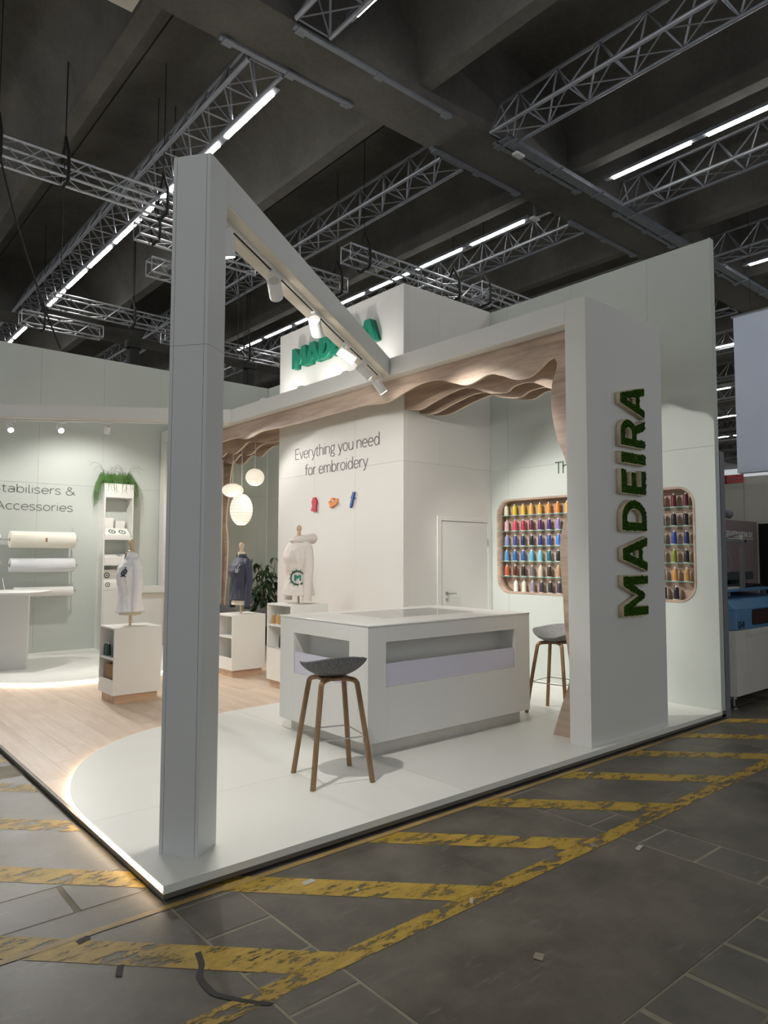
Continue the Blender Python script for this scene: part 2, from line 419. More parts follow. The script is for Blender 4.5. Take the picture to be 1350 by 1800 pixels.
def tile(x, y):
    global tile_me
    if tile_me is None:
        m = MB().box(G, G, HZ-0.03, TW-G, TW-G, HZ); o = m.build('tile', 'tile', floor); tile_me = o.data
    else:
        o = bpy.data.objects.new('tile', tile_me); C.objects.link(o); o.parent = floor
    o.location = (x, y, random.uniform(-0.0015, 0.001))
for i in range(-1, 4):                                         # strips running in y
    for j in range(-10, 10):
        y = -0.10-0.333*(j+1); x = 0.01+SP*i
        ym = (y-0.18) % SP
        if y < -3.4 or y > 3: continue
        if x > 0 and x < 6 and y > -0.02: continue
        tile(x, y)
for j in (-2, -1, 0):                                          # strips running in x
    for i in range(-2*6, 4*6):
        x = 0.34+SP*(i//6)+0.3467*(i % 6)+0.008; y = 0.18+SP*j
        if x > -0.2 and x < 6 and y > -0.1: continue
        if x > 7.2 or y < -4: continue
        tile(x, y)
# outlying floor, too far to tell slabs apart
MB().box(7.6, -9, HZ-0.03, 60, 45, HZ-0.002).build('far_slab', 'slab', floor)
MB().box(-12, 10, HZ-0.03, 7.6, 45, HZ-0.002).build('far_slab', 'slab', floor)
# yellow hatching: bars along (1,-1), the line that bounds them and the tan tape by the platform
def flat_poly(name, pts, mat, z):
    m = MB(); m.add([(x, y, z) for x, y in pts], [tuple(range(len(pts)))]); return m.build(name, mat, floor)
for k in range(-4, 8):
    a, b = 0.205+0.93*k, 0.445+0.93*k
    ylo = -0.93
    top = -0.075 if a > 0.3 else 2.6
    if a <= 0.5:
        yt = min(a+1.9, 3.2)
        pts = [(a-ylo, ylo), (b-ylo, ylo), (b-yt, yt), (a-yt, yt)]
        if k == 0: pts = [(a-ylo, ylo), (b-ylo, ylo), (b+0.075, -0.075), (-0.005+0.005, b), (-0.02, b+0.02), (b-yt, yt), (a-yt, yt)]
    else:
        pts = [(a-ylo, ylo), (b-ylo, ylo), (b+0.075, -0.075), (a+0.075, -0.075)]
    flat_poly('yellow_stripe', pts, 'yellow', HZ+0.0014)
    if 0.5 < a < 4:                                            # the same stripes reappear left of the platform
        pts = clip_poly([(a-0.0, 0.0), (b-0.0, 0.0), (b+2.0-4, 2.0+2), (a+2.0-4, 2.0+2)], -1.5, 0, -0.02, 4)
        pts = [(-0.02, a+0.02), (-0.02, b+0.02), (-1.5, b+1.5), (-1.5, a+1.5)]
        flat_poly('yellow_stripe', pts, 'yellow_w', HZ+0.0014)
flat_poly('yellow_line', [(-1.5, -0.985), (9, -0.985), (9, -0.885), (-1.5, -0.885)], 'yellow_w', HZ+0.0018)
flat_poly('tape_line', [(-2.5, -0.07), (6.1, -0.07), (6.1, -0.03), (-2.5, -0.03)], 'tape', HZ+0.0022)
for k, (x, y, l, w, a, mt) in enumerate([(2.36, -1.14, 0.07, 0.022, 0.2, 'litter'), (1.16, -0.94, 0.05, 0.014, 0.7, 'litter'), (1.02, -1.45, 0.045, 0.035, 0.4, 'joint'), (-0.36, -0.42, 0.07, 0.022, 1.1, 'blacktape'), (-0.40, -0.09, 0.05, 0.03, 0.3, 'blacktape'), (0.66, -0.27, 0.06, 0.035, 0.0, 'litter'), (0.80, -0.50, 0.02, 0.012, 0.5, 'litter'), (3.36, -0.16, 0.045, 0.016, 0.1, 'litter'), (2.19, -0.95, 0.05, 0.03, 0.9, 'joint')]):
    u = Vector((math.cos(a), math.sin(a))); v = Vector((-u.y, u.x))
    l, w = l*0.62, w*0.62
    pts = [(x+su*u.x*l+sv*v.x*w, y+su*u.y*l+sv*v.y*w) for su, sv in ((-1, -1), (1, -0.8), (0.9, 1), (-0.8, 0.9))]
    o = flat_poly('floor_scrap', pts, mt, HZ+0.003)
ptz = smooth_path([(-0.06, -0.50), (-0.09, -0.60), (-0.13, -0.66), (-0.14, -0.75), (-0.13, -0.82), (-0.06, -0.93), (0.0, -1.0)], 4)
m = MB(); wv = 0.014
m.add([(x-wv, y, HZ+0.0026) for x, y in ptz]+[(x+wv, y, HZ+0.0026) for x, y in ptz], [(i, i+1, i+1+len(ptz), i+len(ptz)) for i in range(len(ptz)-1)])
m.build('tape_residue', 'blacktape', floor)

# ---------------------------------------------------------------- hall ceiling: two big beams, ribs, barrel vaults
ceiling = struct('ceiling', 'dark concrete hall ceiling of barrel vaults between ribs and big beams')
def vault_z(x):
    f = ((x-1.45) % 3.22)/3.02
    if f >= 1: return 7.62
    return 7.72+1.15*(max(0.0, 1-(1-2*f)**2)**0.5)**0.8
BEAMS = [(2.95, 3.74), (15.3, 16.2), (-9.4, -8.6), (27.6, 28.4)]
for a, b in BEAMS: MB().box(-9, a, 7.5, 62, b, 9.3).build('beam', 'concrete', ceiling)
RX, RPER = 1.25, 3.22
bays = [(-8.6, 2.95), (3.74, 15.3), (16.2, 27.6)]
vault_me = {}; rib_me = {}
for bi, (y0, y1) in enumerate(bays):
    for k in range(-3, 18):
        x = RX+RPER*k
        if bi == 2 and k > 6 or bi == 0 and k > 12: continue
        if bi not in rib_me:
            rb = MB().box(0, y0, 7.62, 0.2, y1, 8.2).build('rib', 'concrete', ceiling)
            rib_me[bi] = rb.data
            v = MB(); N = 14; sp = RPER-0.2
            prof = [(0.2+sp*0.5*(1-math.cos(PI*i/N)), 7.72+1.15*math.sin(PI*i/N)**0.8) for i in range(N+1)]
            outer = [(px, pz+0.14) for px, pz in prof]
            v.prism(prof+outer[::-1], 'Y', y0, y1)
            vo = v.build('vault', 'concrete', ceiling, smooth=True); vault_me[bi] = vo
        else:
            rb = bpy.data.objects.new('rib', rib_me[bi]); C.objects.link(rb); rb.parent = ceiling
            vo = vault_me[bi].copy(); C.objects.link(vo); vo.parent = ceiling
        rb.location.x = x; vo.location.x = x
        if bi == 1 and k < 3:
            MB().tube([(x+0.45, y0+0.1, 7.85), (x+0.45, y1-0.1, 7.85)], 0.012, 5).build('conduit', 'black', ceiling)
MB().box(-9, -9, 9.3, 62, 29, 9.5).build('roof_slab', 'concrete', ceiling)

# ---------------------------------------------------------------- booth platform
plat = struct('floor_booth', 'raised booth floor of oak planks edged in dark grey')
MB().box(0.03, 0.03, HZ, 6.05, 9.1, -0.061).build('underframe', 'black', plat)
MB().box(0.0, 0.0, -0.064, 6.08, 0.02, -0.041).build('edge_trim', 'edge', plat)
MB().box(0.0, 0.02, -0.064, 0.02, 9.2, -0.041).build('edge_trim', 'edge', plat)
MB().box(6.0, 0.0, -0.064, 6.08, 0.1, 0.0).build('edge_trim', 'edge', plat)
front_curve = smooth_path([(0.0, 0.95), (0.001, 1.1), (0.011, 1.369), (0.048, 1.612), (0.113, 1.859), (0.183, 2.046), (0.272, 2.237), (0.40, 2.44), (0.635, 2.715), (0.959, 2.95), (1.264, 3.08), (2.006, 3.235), (2.689, 3.285), (3.6, 3.30), (4.35, 3.30)], 4)
front_poly = [(0.0, 0.0), (6.0, 0.0), (6.0, 3.1), (4.35, 3.1)]+front_curve[::-1]
back_curve = smooth_path([(0.02, 8.3), (0.05, 7.9), (0.13, 7.45), (0.3, 7.02), (0.644, 6.519), (0.96, 6.24), (1.25, 6.12), (1.674, 6.08), (2.589, 6.16), (3.2, 6.22), (3.7, 6.25)], 4)
back_poly = [(0.02, 9.12), (0.02, 8.3)]+back_curve[1:]+[(3.7, 9.12)]
def in_poly(p, poly):
    c = False
    for i in range(len(poly)):
        a, b = poly[i-1], poly[i]
        if (a[1] > p[1]) != (b[1] > p[1]) and p[0] < (b[0]-a[0])*(p[1]-a[1])/(b[1]-a[1])+a[0]: c = not c
    return c
PLW, PLL = 0.2, 1.3
plank_me = None
for i in range(30):
    for j in range(-1, 8):
        x = 0.022+PLW*i; y = 0.9+PLL*j+(0.43*(i*7 % 3))
        y0, y1 = max(y, 0.6), min(y+PLL, 9.1)
        if y1-y0 < 0.1 or x+PLW > 6: continue
        cs = [(x+PLW*a, y0+(y1-y0)*b) for a in (0.05, 0.5, 0.95) for b in (0.02, 0.25, 0.5, 0.75, 0.98)]
        if all(in_poly(c, front_poly) or in_poly(c, back_poly) or (c[0] > 4.3 and c[1] < 6.03) for c in cs): continue
        if abs((y1-y0)-PLL) < 1e-6 and plank_me is not None:
            o = bpy.data.objects.new('plank', plank_me); C.objects.link(o); o.parent = plat; o.location = (x, y0, 0)
        else:
            o = MB().box(0.0006, 0.0006, -0.06, PLW-0.0006, y1-y0-0.0006, -0.04).build('plank', 'plank', plat); o.location = (x, y0, 0)
            if abs((y1-y0)-PLL) < 1e-6: plank_me = o.data
deck = struct('floor_deck_front', 'white raised deck panels with a rounded corner under the counter')
for (x0, x1) in ((-1, 2.15), (2.15, 4.3), (4.3, 7)):
    for (y0, y1) in ((-1, 1.07), (1.07, 4)):
        p = clip_poly(front_poly, x0+0.001, y0+0.001, x1-0.001, y1-0.001)
        if p: MB().prism(p, 'Z', -0.04, 0.0).build('deck_panel', 'deck', deck)
deck2 = struct('floor_deck_back', 'white raised deck panels with a curved front edge at the back wall')
for (x0, x1) in ((-1, 2.1), (2.1, 5)):
    p = clip_poly(back_poly, x0+0.001, 0, x1-0.001, 10)
    MB().prism(p, 'Z', -0.04, 0.0).build('deck_panel', 'deck', deck2)
def led(path, label):
    m = MB(); n = len(path); prof = [(0.0015, -0.032), (0.005, -0.030), (0.005, -0.010), (0.0015, -0.008)]
    rings = []
    for i, p in enumerate(path):
        a, b = path[max(i-1, 0)], path[min(i+1, n-1)]
        t = Vector((b[0]-a[0], b[1]-a[1])).normalized(); nn = Vector((-t.y, t.x))
        rings.append([(p[0]+nn.x*d, p[1]+nn.y*d, z) for d, z in prof])
    vs_ = [v for r in rings for v in r]
    m.add(vs_, [(4*i+k, 4*i+(k+1) % 4, 4*i+4+(k+1) % 4, 4*i+4+k) for i in range(n-1) for k in range(4)]+[(0, 1, 2, 3), (4*n-4, 4*n-3, 4*n-2, 4*n-1)])
    return tag(m.build('led_strip', 'led'), label, 'led strip')
led([(0.0, 0.012), (0.0, 0.3), (0.0, 0.6), (0.0, 0.9)]+front_curve[1:-8], 'warm glowing LED strip along the edge of the front white deck')
led(back_curve[::-1], 'warm glowing LED strip along the curved edge of the back white deck')

# ---------------------------------------------------------------- booth walls made of boards
WH = 5.035; ZS = 2.775; GP = 0.0012
# niche outline (rounded rectangle in y, z)
NY0, NY1, NZ0, NZ1, NR = 0.236, 3.01, 1.095, 2.368, 0.2
def niche_z(y, sgn, grow=0.0):
    y0, y1, z0, z1, r = NY0-grow, NY1+grow, NZ0-grow, NZ1+grow, NR+grow
    if y <= y0 or y >= y1: return None
    d = 0.0
    if y < y0+r: d = r-math.sqrt(max(0, r*r-(y0+r-y)**2))
    if y > y1-r: d = r-math.sqrt(max(0, r*r-(y-(y1-r))**2))
    return (z1-d) if sgn > 0 else (z0+d)
wall_r = struct('wall_right', 'tall sage green board wall with a lit thread niche')
ys = [0.0]+[0.736+1.036*k for k in range(0, 9)]
ys = [y for y in ys if y < 9.1]+[9.12]
for i in range(len(ys)-1):
    a, b = ys[i]+GP, ys[i+1]-GP
    MB().box(6.0, a, ZS+GP, 6.08, b, WH).build('board', 'sage', wall_r)
    m = MB()
    lo, hi = max(a, NY0), min(b, NY1)
    if hi > lo:
        if lo > a: m.box(6.0, a, 0, 6.08, lo, ZS-GP)
        if hi < b: m.box(6.0, hi, 0, 6.08, b, ZS-GP)
        n = 28; yy = [lo+(hi-lo)*t/n for t in range(n+1)]
        zl = [(niche_z(min(max(y, NY0+1e-4), NY1-1e-4), -1)) for y in yy]; zh = [(niche_z(min(max(y, NY0+1e-4), NY1-1e-4), 1)) for y in yy]
        m.prism([(lo, 0), (hi, 0)]+[(y, z) for y, z in zip(yy[::-1], zl[::-1])], 'X', 6.0, 6.08)
        m.prism([(y, z) for y, z in zip(yy, zh)]+[(hi, ZS-GP), (lo, ZS-GP)], 'X', 6.0, 6.08)
    else: m.box(6.0, a, 0, 6.08, b, ZS-GP)
    m.build('board', 'sage', wall_r)
MB().box(5.985, 0.0, 0.0, 6.0, 0.012, WH).build('corner_bead', 'sage', wall_r)
wall_b = struct('wall_back', 'sage green board wall behind the rolls and the shelf unit')
xs = [-0.42, 0.615, 1.65, 2.685, 3.72, 4.755, 5.79, 5.998]
for i in range(len(xs)-1):
    for z0, z1 in ((0, ZS-GP), (ZS+GP, WH)):
        MB().box(xs[i]+GP, 9.12, z0, xs[i+1]-GP, 9.2, z1).build('board', 'sage', wall_b)
wall_t = struct('wall_tower', 'white storage tower with lettering in the middle of the booth')
TX, TY, TY2 = 4.357, 3.116, 6.03
tys = [TY+0.08, 4.09, 5.06, TY2]
for i in range(3):
    for z0, z1 in ((-0.04, 2.785-GP), (2.785+GP, 5.045)):
        MB().box(TX, tys[i]+GP if i else TY, z0, TX+0.08, tys[i+1]-GP, z1).build('board', 'wall_white', wall_t)
for x0, x1 in ((TX+0.08+GP, 5.0), (5.0+GP, 5.997)):
    MB().box(x0, TY, 2.785+GP, x1, TY+0.08, 5.045).build('board', 'wall_white', wall_t)
DX0, DX1, DZ = 4.94, 5.992, 2.115
MB().box(TX+0.08+GP, TY, 0, DX0, TY+0.08, 2.785-GP).build('board', 'wall_white', wall_t)
MB().box(DX0, TY, DZ, 5.997, TY+0.08, 2.785-GP).build('board', 'wall_white', wall_t)
MB().box(TX+0.08, TY2-0.08, -0.04, 5.997, TY2, 5.045).build('board', 'wall_white', wall_t)
MB().box(TX+0.08, TY+0.08, 4.9, 5.997, TY2-0.08, 4.95).build('lid', 'black', wall_t)
# door in the side of the tower
door = struct('door_1', 'plain white door with steel handle in the side of the tower')
fr = MB(); fr.box(DX0, TY-0.012, 0, DX0+0.075, TY+0.06, DZ); fr.box(DX1-0.075, TY-0.012, 0, DX1, TY+0.06, DZ); fr.box(DX0+0.075, TY-0.012, DZ-0.06, DX1-0.075, TY+0.06, DZ)
fr.build('door_frame', 'white2', door, bevel=0.004)
MB().box(DX0+0.082, TY-0.004, 0.008, DX1-0.082, TY+0.036, DZ-0.066).build('door_leaf', 'white2', door, bevel=0.002)
h = MB(); h.tube([(5.113, TY-0.004, 1.106), (5.113, TY-0.05, 1.106)], 0.010, 10); h.tube([(5.113, TY-0.05, 1.106), (5.245, TY-0.05, 1.104)], 0.009, 10)
h.build('door_handle', 'steel', door, smooth=True)
def disc_y(x, z, r, y0, y1):
    m = MB(); m.tube([(x, y0, z), (x, y1, z)], r, 18); return m
disc_y(5.113, 1.106, 0.026, TY-0.012, TY-0.004).build('rosette', 'steel', door, smooth=True)
lk = disc_y(5.113, 1.028, 0.026, TY-0.012, TY-0.004).build('lock_rosette', 'steel', door, smooth=True)
MB().box(5.108, TY-0.014, 1.018, 5.118, TY-0.0121, 1.036).build('keyhole', 'black', lk)
for z in (0.3, 1.78): MB().tube([(DX1-0.078, TY-0.014, z-0.045), (DX1-0.078, TY-0.014, z+0.045)], 0.008, 8).build('hinge', 'steel', door)
MB().box(DX0+0.0755, TY-0.003, 1.0, DX0+0.0815, TY+0.01, 1.22).build('strike_plate', 'black', door)

# ================================================================ PORTAL, DIAGONAL BEAMS
PT, PB = 3.857, 3.653
portal = thing('portal_frame', 'large white portal frame with wavy oak fins spanning the booth past the tower', 'portal', (3.72, 0.06, 0))
MB().box(3.72, 0.06, 0.0, 4.997, 0.27, PT).build('column', 'white', portal, bevel=0.003)
MB().box(3.72, 8.9, 0.0, 4.997, 9.1, PT).build('column', 'white', portal, bevel=0.003)
MB().box(3.72, 0.2712, PB, 3.862, 8.899, PT).build('beam', 'white', portal, bevel=0.003)
tp = MB(); tp.box(3.863, 0.2712, 3.76, 4.997, 3.11, PT); tp.box(3.863, 3.11, 3.76, 4.35, 6.04, PT); tp.box(3.863, 6.04, 3.76, 4.997, 8.899, PT)
tp.build('top_board', 'cream', portal)
fin1 = [(6.962, 3.441), (6.561, 3.446), (6.255, 3.394), (6.049, 3.399), (5.773, 3.441), (5.424, 3.438), (5.0, 3.43), (4.5, 3.43), (4.0, 3.435), (3.506, 3.44), (3.212, 3.435), (3.03, 3.412), (2.854, 3.41), (2.588, 3.465), (2.304, 3.52), (2.036, 3.516), (1.807, 3.44), (1.611, 3.376), (1.469, 3.39), (1.287, 3.43), (1.112, 3.376), (0.944, 3.308), (0.781, 3.306), (0.663, 3.359), (0.565, 3.42), (0.50, 3.425), (0.462, 3.36), (0.492, 3.269), (0.522, 3.165), (0.533, 3.023), (0.517, 2.864), (0.465, 2.654), (0.394, 2.491), (0.35, 2.3), (0.345, 2.15), (0.383, 1.964), (0.415, 1.885), (0.439, 1.802), (0.455, 1.678), (0.45, 1.488), (0.431, 1.24), (0.417, 0.987), (0.388, 0.765), (0.372, 0.66), (0.366, 0.55), (0.394, 0.433), (0.462, 0.255), (0.55, 0.0)]
far_leg = [(8.62, 0.0), (8.71, 0.25), (8.78, 0.45), (8.79, 0.7), (8.74, 1.1), (8.70, 1.5), (8.69, 1.75), (8.74, 1.95), (8.80, 2.2), (8.76, 2.5), (8.68, 2.75), (8.63, 3.0), (8.60, 3.2), (8.5, 3.36), (8.3, 3.42), (8.05, 3.36), (7.8, 3.31), (7.5, 3.37), (7.25, 3.42)]
def fin(x, prof, ends, far=False):
    sp = smooth_path(prof, 4)
    me = curve_mesh([[(p[0], p[1]) for p in sp+ends]], 0.035, 'fin')
    place_mesh(me, (0, 1, 0), (0, 0, 1), (x-3.72, -0.06, 0))
    o = mesh_obj('fin', me, 'oak_y', portal, recalc=True)
    me.materials.append(M['ply_edge'])
    for p in me.polygons:
        if abs(p.normal.x) < 0.5: p.material_index = 1
    return o
fin(3.885, far_leg+fin1, [(0.2712, 0.0), (0.2712, 3.74), (8.898, 3.74), (8.898, 0.0)])
near2 = [(3.114, 3.43), (2.844, 3.387), (2.547, 3.457), (2.112, 3.523), (1.745, 3.398), (1.503, 3.362), (1.385, 3.41), (1.159, 3.409), (0.91, 3.292), (0.72, 3.27), (0.60, 3.15)]
near4 = [(3.114, 3.42), (2.847, 3.398), (2.456, 3.48), (2.091, 3.522), (1.833, 3.43), (1.547, 3.368), (1.351, 3.42), (1.1, 3.41), (0.88, 3.32), (0.70, 3.26), (0.58, 3.12)]
near3 = [((a[0]+b[0])/2, (a[1]+b[1])/2-0.02) for a, b in zip(near2, near4)]
for x, nr, ph in ((4.40, near2, 0.0), (4.65, near3, 0.05), (4.91, near4, 0.1)):
    leg = [(0.52+0.02*math.sin(9*z+ph*20)-0.09*max(0, math.sin(2.6*(2.9-z))), z) for z in (2.95, 2.7, 2.45, 2.2, 1.95, 1.7, 1.45, 1.2, 0.95, 0.7, 0.5, 0.3, 0.15, 0.0)]
    fin(x, nr+leg, [(0.2712, 0.0), (0.2712, 3.74), (3.114, 3.74)])
far2 = [(7.976, 3.347), (7.808, 3.40), (7.538, 3.35), (7.242, 3.435), (7.089, 3.495), (6.88, 3.479), (6.585, 3.433), (6.285, 3.40), (6.04, 3.40)]
far3 = [(8.457, 3.34), (8.234, 3.271), (8.019, 3.281), (7.772, 3.39), (7.587, 3.349), (7.35, 3.364), (7.159, 3.451), (6.971, 3.478), (6.696, 3.454), (6.5, 3.44), (6.04, 3.43)]
far4 = [(8.53, 3.356), (8.308, 3.279), (8.094, 3.29), (7.95, 3.359), (7.788, 3.405), (7.565, 3.35), (7.428, 3.366), (7.294, 3.432), (7.106, 3.48), (6.903, 3.486), (6.5, 3.44), (6.04, 3.42)]
fleg = [(8.62, 0.0), (8.71, 0.25), (8.76, 0.5), (8.77, 0.8), (8.72, 1.2), (8.69, 1.6), (8.70, 1.9), (8.76, 2.2), (8.73, 2.5), (8.66, 2.8), (8.62, 3.1)]
for x, fr_ in ((4.40, [(8.5, 3.3), (8.2, 3.38)]+far2), (4.65, far3), (4.91, far4)):
    fin(x, fleg+fr_, [(6.04, 3.74), (8.898, 3.74), (8.898, 0.0)])

# diagonal column and beam in front, second diagonal beam at the back left
u1 = Vector((3.455, 2.463, 0)).normalized(); n1 = Vector((-u1.y, u1.x, 0))
gate = thing('diagonal_gate', 'tall white rotated column with a long diagonal beam reaching to the portal', 'portal', (0.27, 0.33, 0))
A0 = Vector((0.267, 0.187, 0))                                 # front corner of the column
def along(t, w, z): p = A0+u1*t+n1*w; return (p.x, p.y, z)
for z0, z1 in ((0.0, 2.765), (2.767, 3.86)):
    for w0, w1, nm in ((0.0, 0.021, 'corner_post'), (0.0235, 0.2085, 'column'), (0.211, 0.232, 'corner_post')):
        q = [along(0, w0, 0), along(0.2, w0, 0), along(0.2, w1, 0), along(0, w1, 0)]
        MB().prism([(p[0], p[1]) for p in q], 'Z', z0, z1).build(nm, 'column', gate)
MB().prism([along(0.004, 0.004, 0)[:2], along(0.196, 0.004, 0)[:2], along(0.196, 0.228, 0)[:2], along(0.004, 0.228, 0)[:2]], 'Z', 0.001, 3.85).build('core', 'edge', gate)
tL = (3.719-A0.x)/u1.x
def beam_part(w0, w1, z0, z1, name, mat, ov=0.0):
    t0 = 0.202
    def te(w): return (3.718-A0.x-n1.x*w)/u1.x
    pl = [along(t0, w0, 0), along(te(w0), w0, 0), along(te(w1), w1, 0), along(t0, w1, 0)]
    return MB().prism([(p[0], p[1]) for p in pl], 'Z', z0, z1).build(name, mat, gate, bevel=0.002)
beam_part(0.0, 0.232, PB+0.02, 3.86, 'beam', 'column')
beam_part(0.0, 0.055, PB, PB+0.0195, 'soffit_lip', 'cream')
beam_part(0.145, 0.232, PB, PB+0.0195, 'soffit_lip', 'cream')
beam_part(0.056, 0.144, PB+0.004, PB+0.0195, 'soffit_board', 'cream')
track_y = 0.10
# back-left beam
B2a = Vector((-0.75, 9.50, 0)); B2b = Vector((3.756, 6.381, 0)); u2 = (B2b-B2a).normalized(); n2 = Vector((-u2.y, u2.x, 0))
t_lo = (9.115-B2a.y)/u2.y
beam2 = thing('diagonal_beam', 'white horizontal beam at the left running from the back wall to the portal', 'beam', (B2a.x+u2.x*0.6, B2a.y+u2.y*0.6, 3.65))
def along2(t, w): p = B2a+u2*t+n2*w; return (p.x, p.y)
def te2(w): return (3.717-B2a.x-n2.x*w)/u2.x
def ts2(w): return (9.117-B2a.y-n2.y*w)/u2.y
for w0, w1, z0, z1, nm, mt in ((0, 0.232, PB+0.02, 3.857, 'beam', 'white'), (0, 0.06, PB, PB+0.0195, 'soffit_lip', 'cream'), (0.15, 0.232, PB, PB+0.0195, 'soffit_lip', 'cream')):
    MB().prism([along2(ts2(w0), w0), along2(te2(w0), w0), along2(te2(w1), w1), along2(ts2(w1), w1)], 'Z', z0, z1).build(nm, mt, beam2)

# ---------------------------------------------------------------- track lights
def spot_light(name, loc, target, watts, angle, parent, blend=0.5, col=(1.0, 0.965, 0.91), size=0.04):
    d = bpy.data.lights.new(name, 'SPOT'); d.energy = watts*SPOT; d.spot_size = R(angle); d.spot_blend = blend; d.color = col; d.shadow_soft_size = size
    o = bpy.data.objects.new(name, d); C.objects.link(o); o.location = loc
    dirv = Vector(target)-Vector(loc); o.rotation_euler = dirv.to_track_quat('-Z', 'Y').to_euler()
    return o
def track_lamp(pt, udir, target, label, watts, angle, head_len=0.14, hr=0.043, lit=True, group='track spotlights', drop=0.11):
    """pt: point on the track underside"""
    pt = Vector(pt)
    t = thing('track_spotlight', label, 'spotlight', pt, 0, group)
    u = Vector(udir); v = Vector((-u.y, u.x, 0))
    MB().obox(pt+Vector((0, 0, -0.008)), u*0.075, v*0.017, Vector((0, 0, 0.008))).build('adapter', 'lampwhite', t)
    piv = pt+Vector((0, 0, -drop))
    MB().tube([pt+Vector((0, 0, -0.016)), piv+Vector((0, 0, 0.02))], 0.011, 10).build('arm', 'lampwhite', t, smooth=True)
    d = (Vector(target)-piv).normalized()
    a, b = piv-d*head_len*0.5, piv+d*head_len*0.5
    hd = MB().tube([a, a+d*0.003, b-d*0.002, b], [hr*0.93, hr, hr, hr*0.96], 24).build('head', 'lampwhite', t, smooth=True)
    MB().tube([a-d*0.002, a+d*0.001], hr*0.72, 20).build('vent_ring', 'plinth', hd)
    MB().tube([b-d*0.001, b+d*0.002], hr*0.86, 20).build('lens', 'lens' if lit else 'lens_dim', hd)
    if watts:
        l = spot_light('spotlight_beam', b+d*0.012, target, watts, angle, None)
        l.parent = hd; off = t.location
        l.location = (b+d*0.012)-off
    return t
def beam1_pt(t, z=PB): p = A0+u1*t+n1*0.10; return Vector((p.x, p.y, z))
trk = MB(); tw = 0.017
def track_box(p0, p1, u, z0, z1, w):
    c = (Vector(p0)+Vector(p1))/2; L = (Vector(p1)-Vector(p0)).length
    v = Vector((-u.y, u.x, 0)); return MB().obox((c.x, c.y, (z0+z1)/2), u*(L/2), v*w, Vector((0, 0, (z1-z0)/2)))
tr1 = thing('light_track', 'white track with a black slot under the front diagonal beam', 'light track', beam1_pt(2.2))
track_box(beam1_pt(0.24), beam1_pt(4.28), u1, PB-0.022, PB+0.0035, 0.018).build('rail', 'lampwhite', tr1)
slots = [0.24, 0.30, 1.0, 1.24, 1.9, 2.1, 2.78, 2.98, 3.42, 3.60, 4.1]
for a, b in ((0.46, 1.08), (1.26, 1.95), (2.13, 2.83), (3.0, 3.46), (3.62, 4.12)):
    track_box(beam1_pt(a), beam1_pt(b), u1, PB-0.0235, PB-0.0222, 0.009).build('slot', 'black', tr1)
aims = [((1.5, 1.2, 0.0), 85, 105), ((4.36, 5.0, 1.6), 50, 78), ((4.36, 3.9, 1.8), 40, 78), ((6.0, 0.85, 1.35), 112, 72), ((6.0, 2.0, 1.4), 100, 56), ((5.6, 2.0, 0.8), 66, 56)]
names1 = ['nearest the front column', 'second from the front column', 'third from the front column', 'fourth from the front column', 'fifth from the front column', 'nearest the portal']
for t_, (tgt, w, an), nm in zip((0.39, 1.16, 2.03, 2.90, 3.52, 4.17), aims, names1):
    track_lamp(beam1_pt(t_+0.0, PB-0.0225), u1, tgt, 'white cylinder spotlight under the front diagonal beam, %s' % nm, w, an, head_len=0.17, hr=0.051, lit=True)
def beam2_pt(t, z=PB): p = B2a+u2*t+n2*0.105; return Vector((p.x, p.y, z))
tr2 = thing('light_track', 'white track under the back left beam', 'light track', beam2_pt(3.0))
track_box(beam2_pt(0.9), beam2_pt(5.3), u2, PB-0.022, PB+0.019, 0.018).build('rail', 'lampwhite', tr2)
for t_, tgt, w, an, nm in ((1.0, (0.7, 9.1, 1.9), 60, 118, 'added out of view to light the wall'), (2.12, (1.1, 4.3, 0.0), 105, 100, 'leftmost in view'), (2.85, (1.9, 3.0, 0.0), 125, 96, 'second from left in view'), (3.55, (2.35, 9.1, 1.4), 62, 128, 'left of the front column'), (4.9, (4.1, 3.9, 1.3), 55, 84, 'at the portal end')):  # first lamp is added beyond the frame to brighten the back wall
    track_lamp(beam2_pt(t_, PB-0.0225), u2, tgt, 'white cylinder spotlight under the back left beam, %s' % nm, w, an, head_len=0.13, hr=0.045)
# small floodlights standing on the portal beam, aimed at the tower lettering
for k, y in enumerate((3.6, 4.6, 5.6)):
    fl = thing('floodlight', 'small white floodlight on top of the portal beam, %s from the counter side' % ORD[k], 'floodlight', (3.8, y, PT))
    MB().box(3.77, y-0.06, PT, 3.85, y+0.06, PT+0.01).build('foot', 'lampwhite', fl)
    MB().box(3.78, y-0.05, PT+0.01, 3.83, y+0.05, PT+0.05).build('housing', 'lampwhite', fl)
    MB().box(3.831, y-0.04, PT+0.015, 3.833, y+0.04, PT+0.045).build('lens', 'lens', fl)
    l = spot_light('floodlight_beam', (3.85, y, PT+0.04), (4.36, y, PT+0.9), 9, 150, None, 0.9, (1, 0.98, 0.95)); l.parent = fl; l.location = (0.05, 0, 0.04)

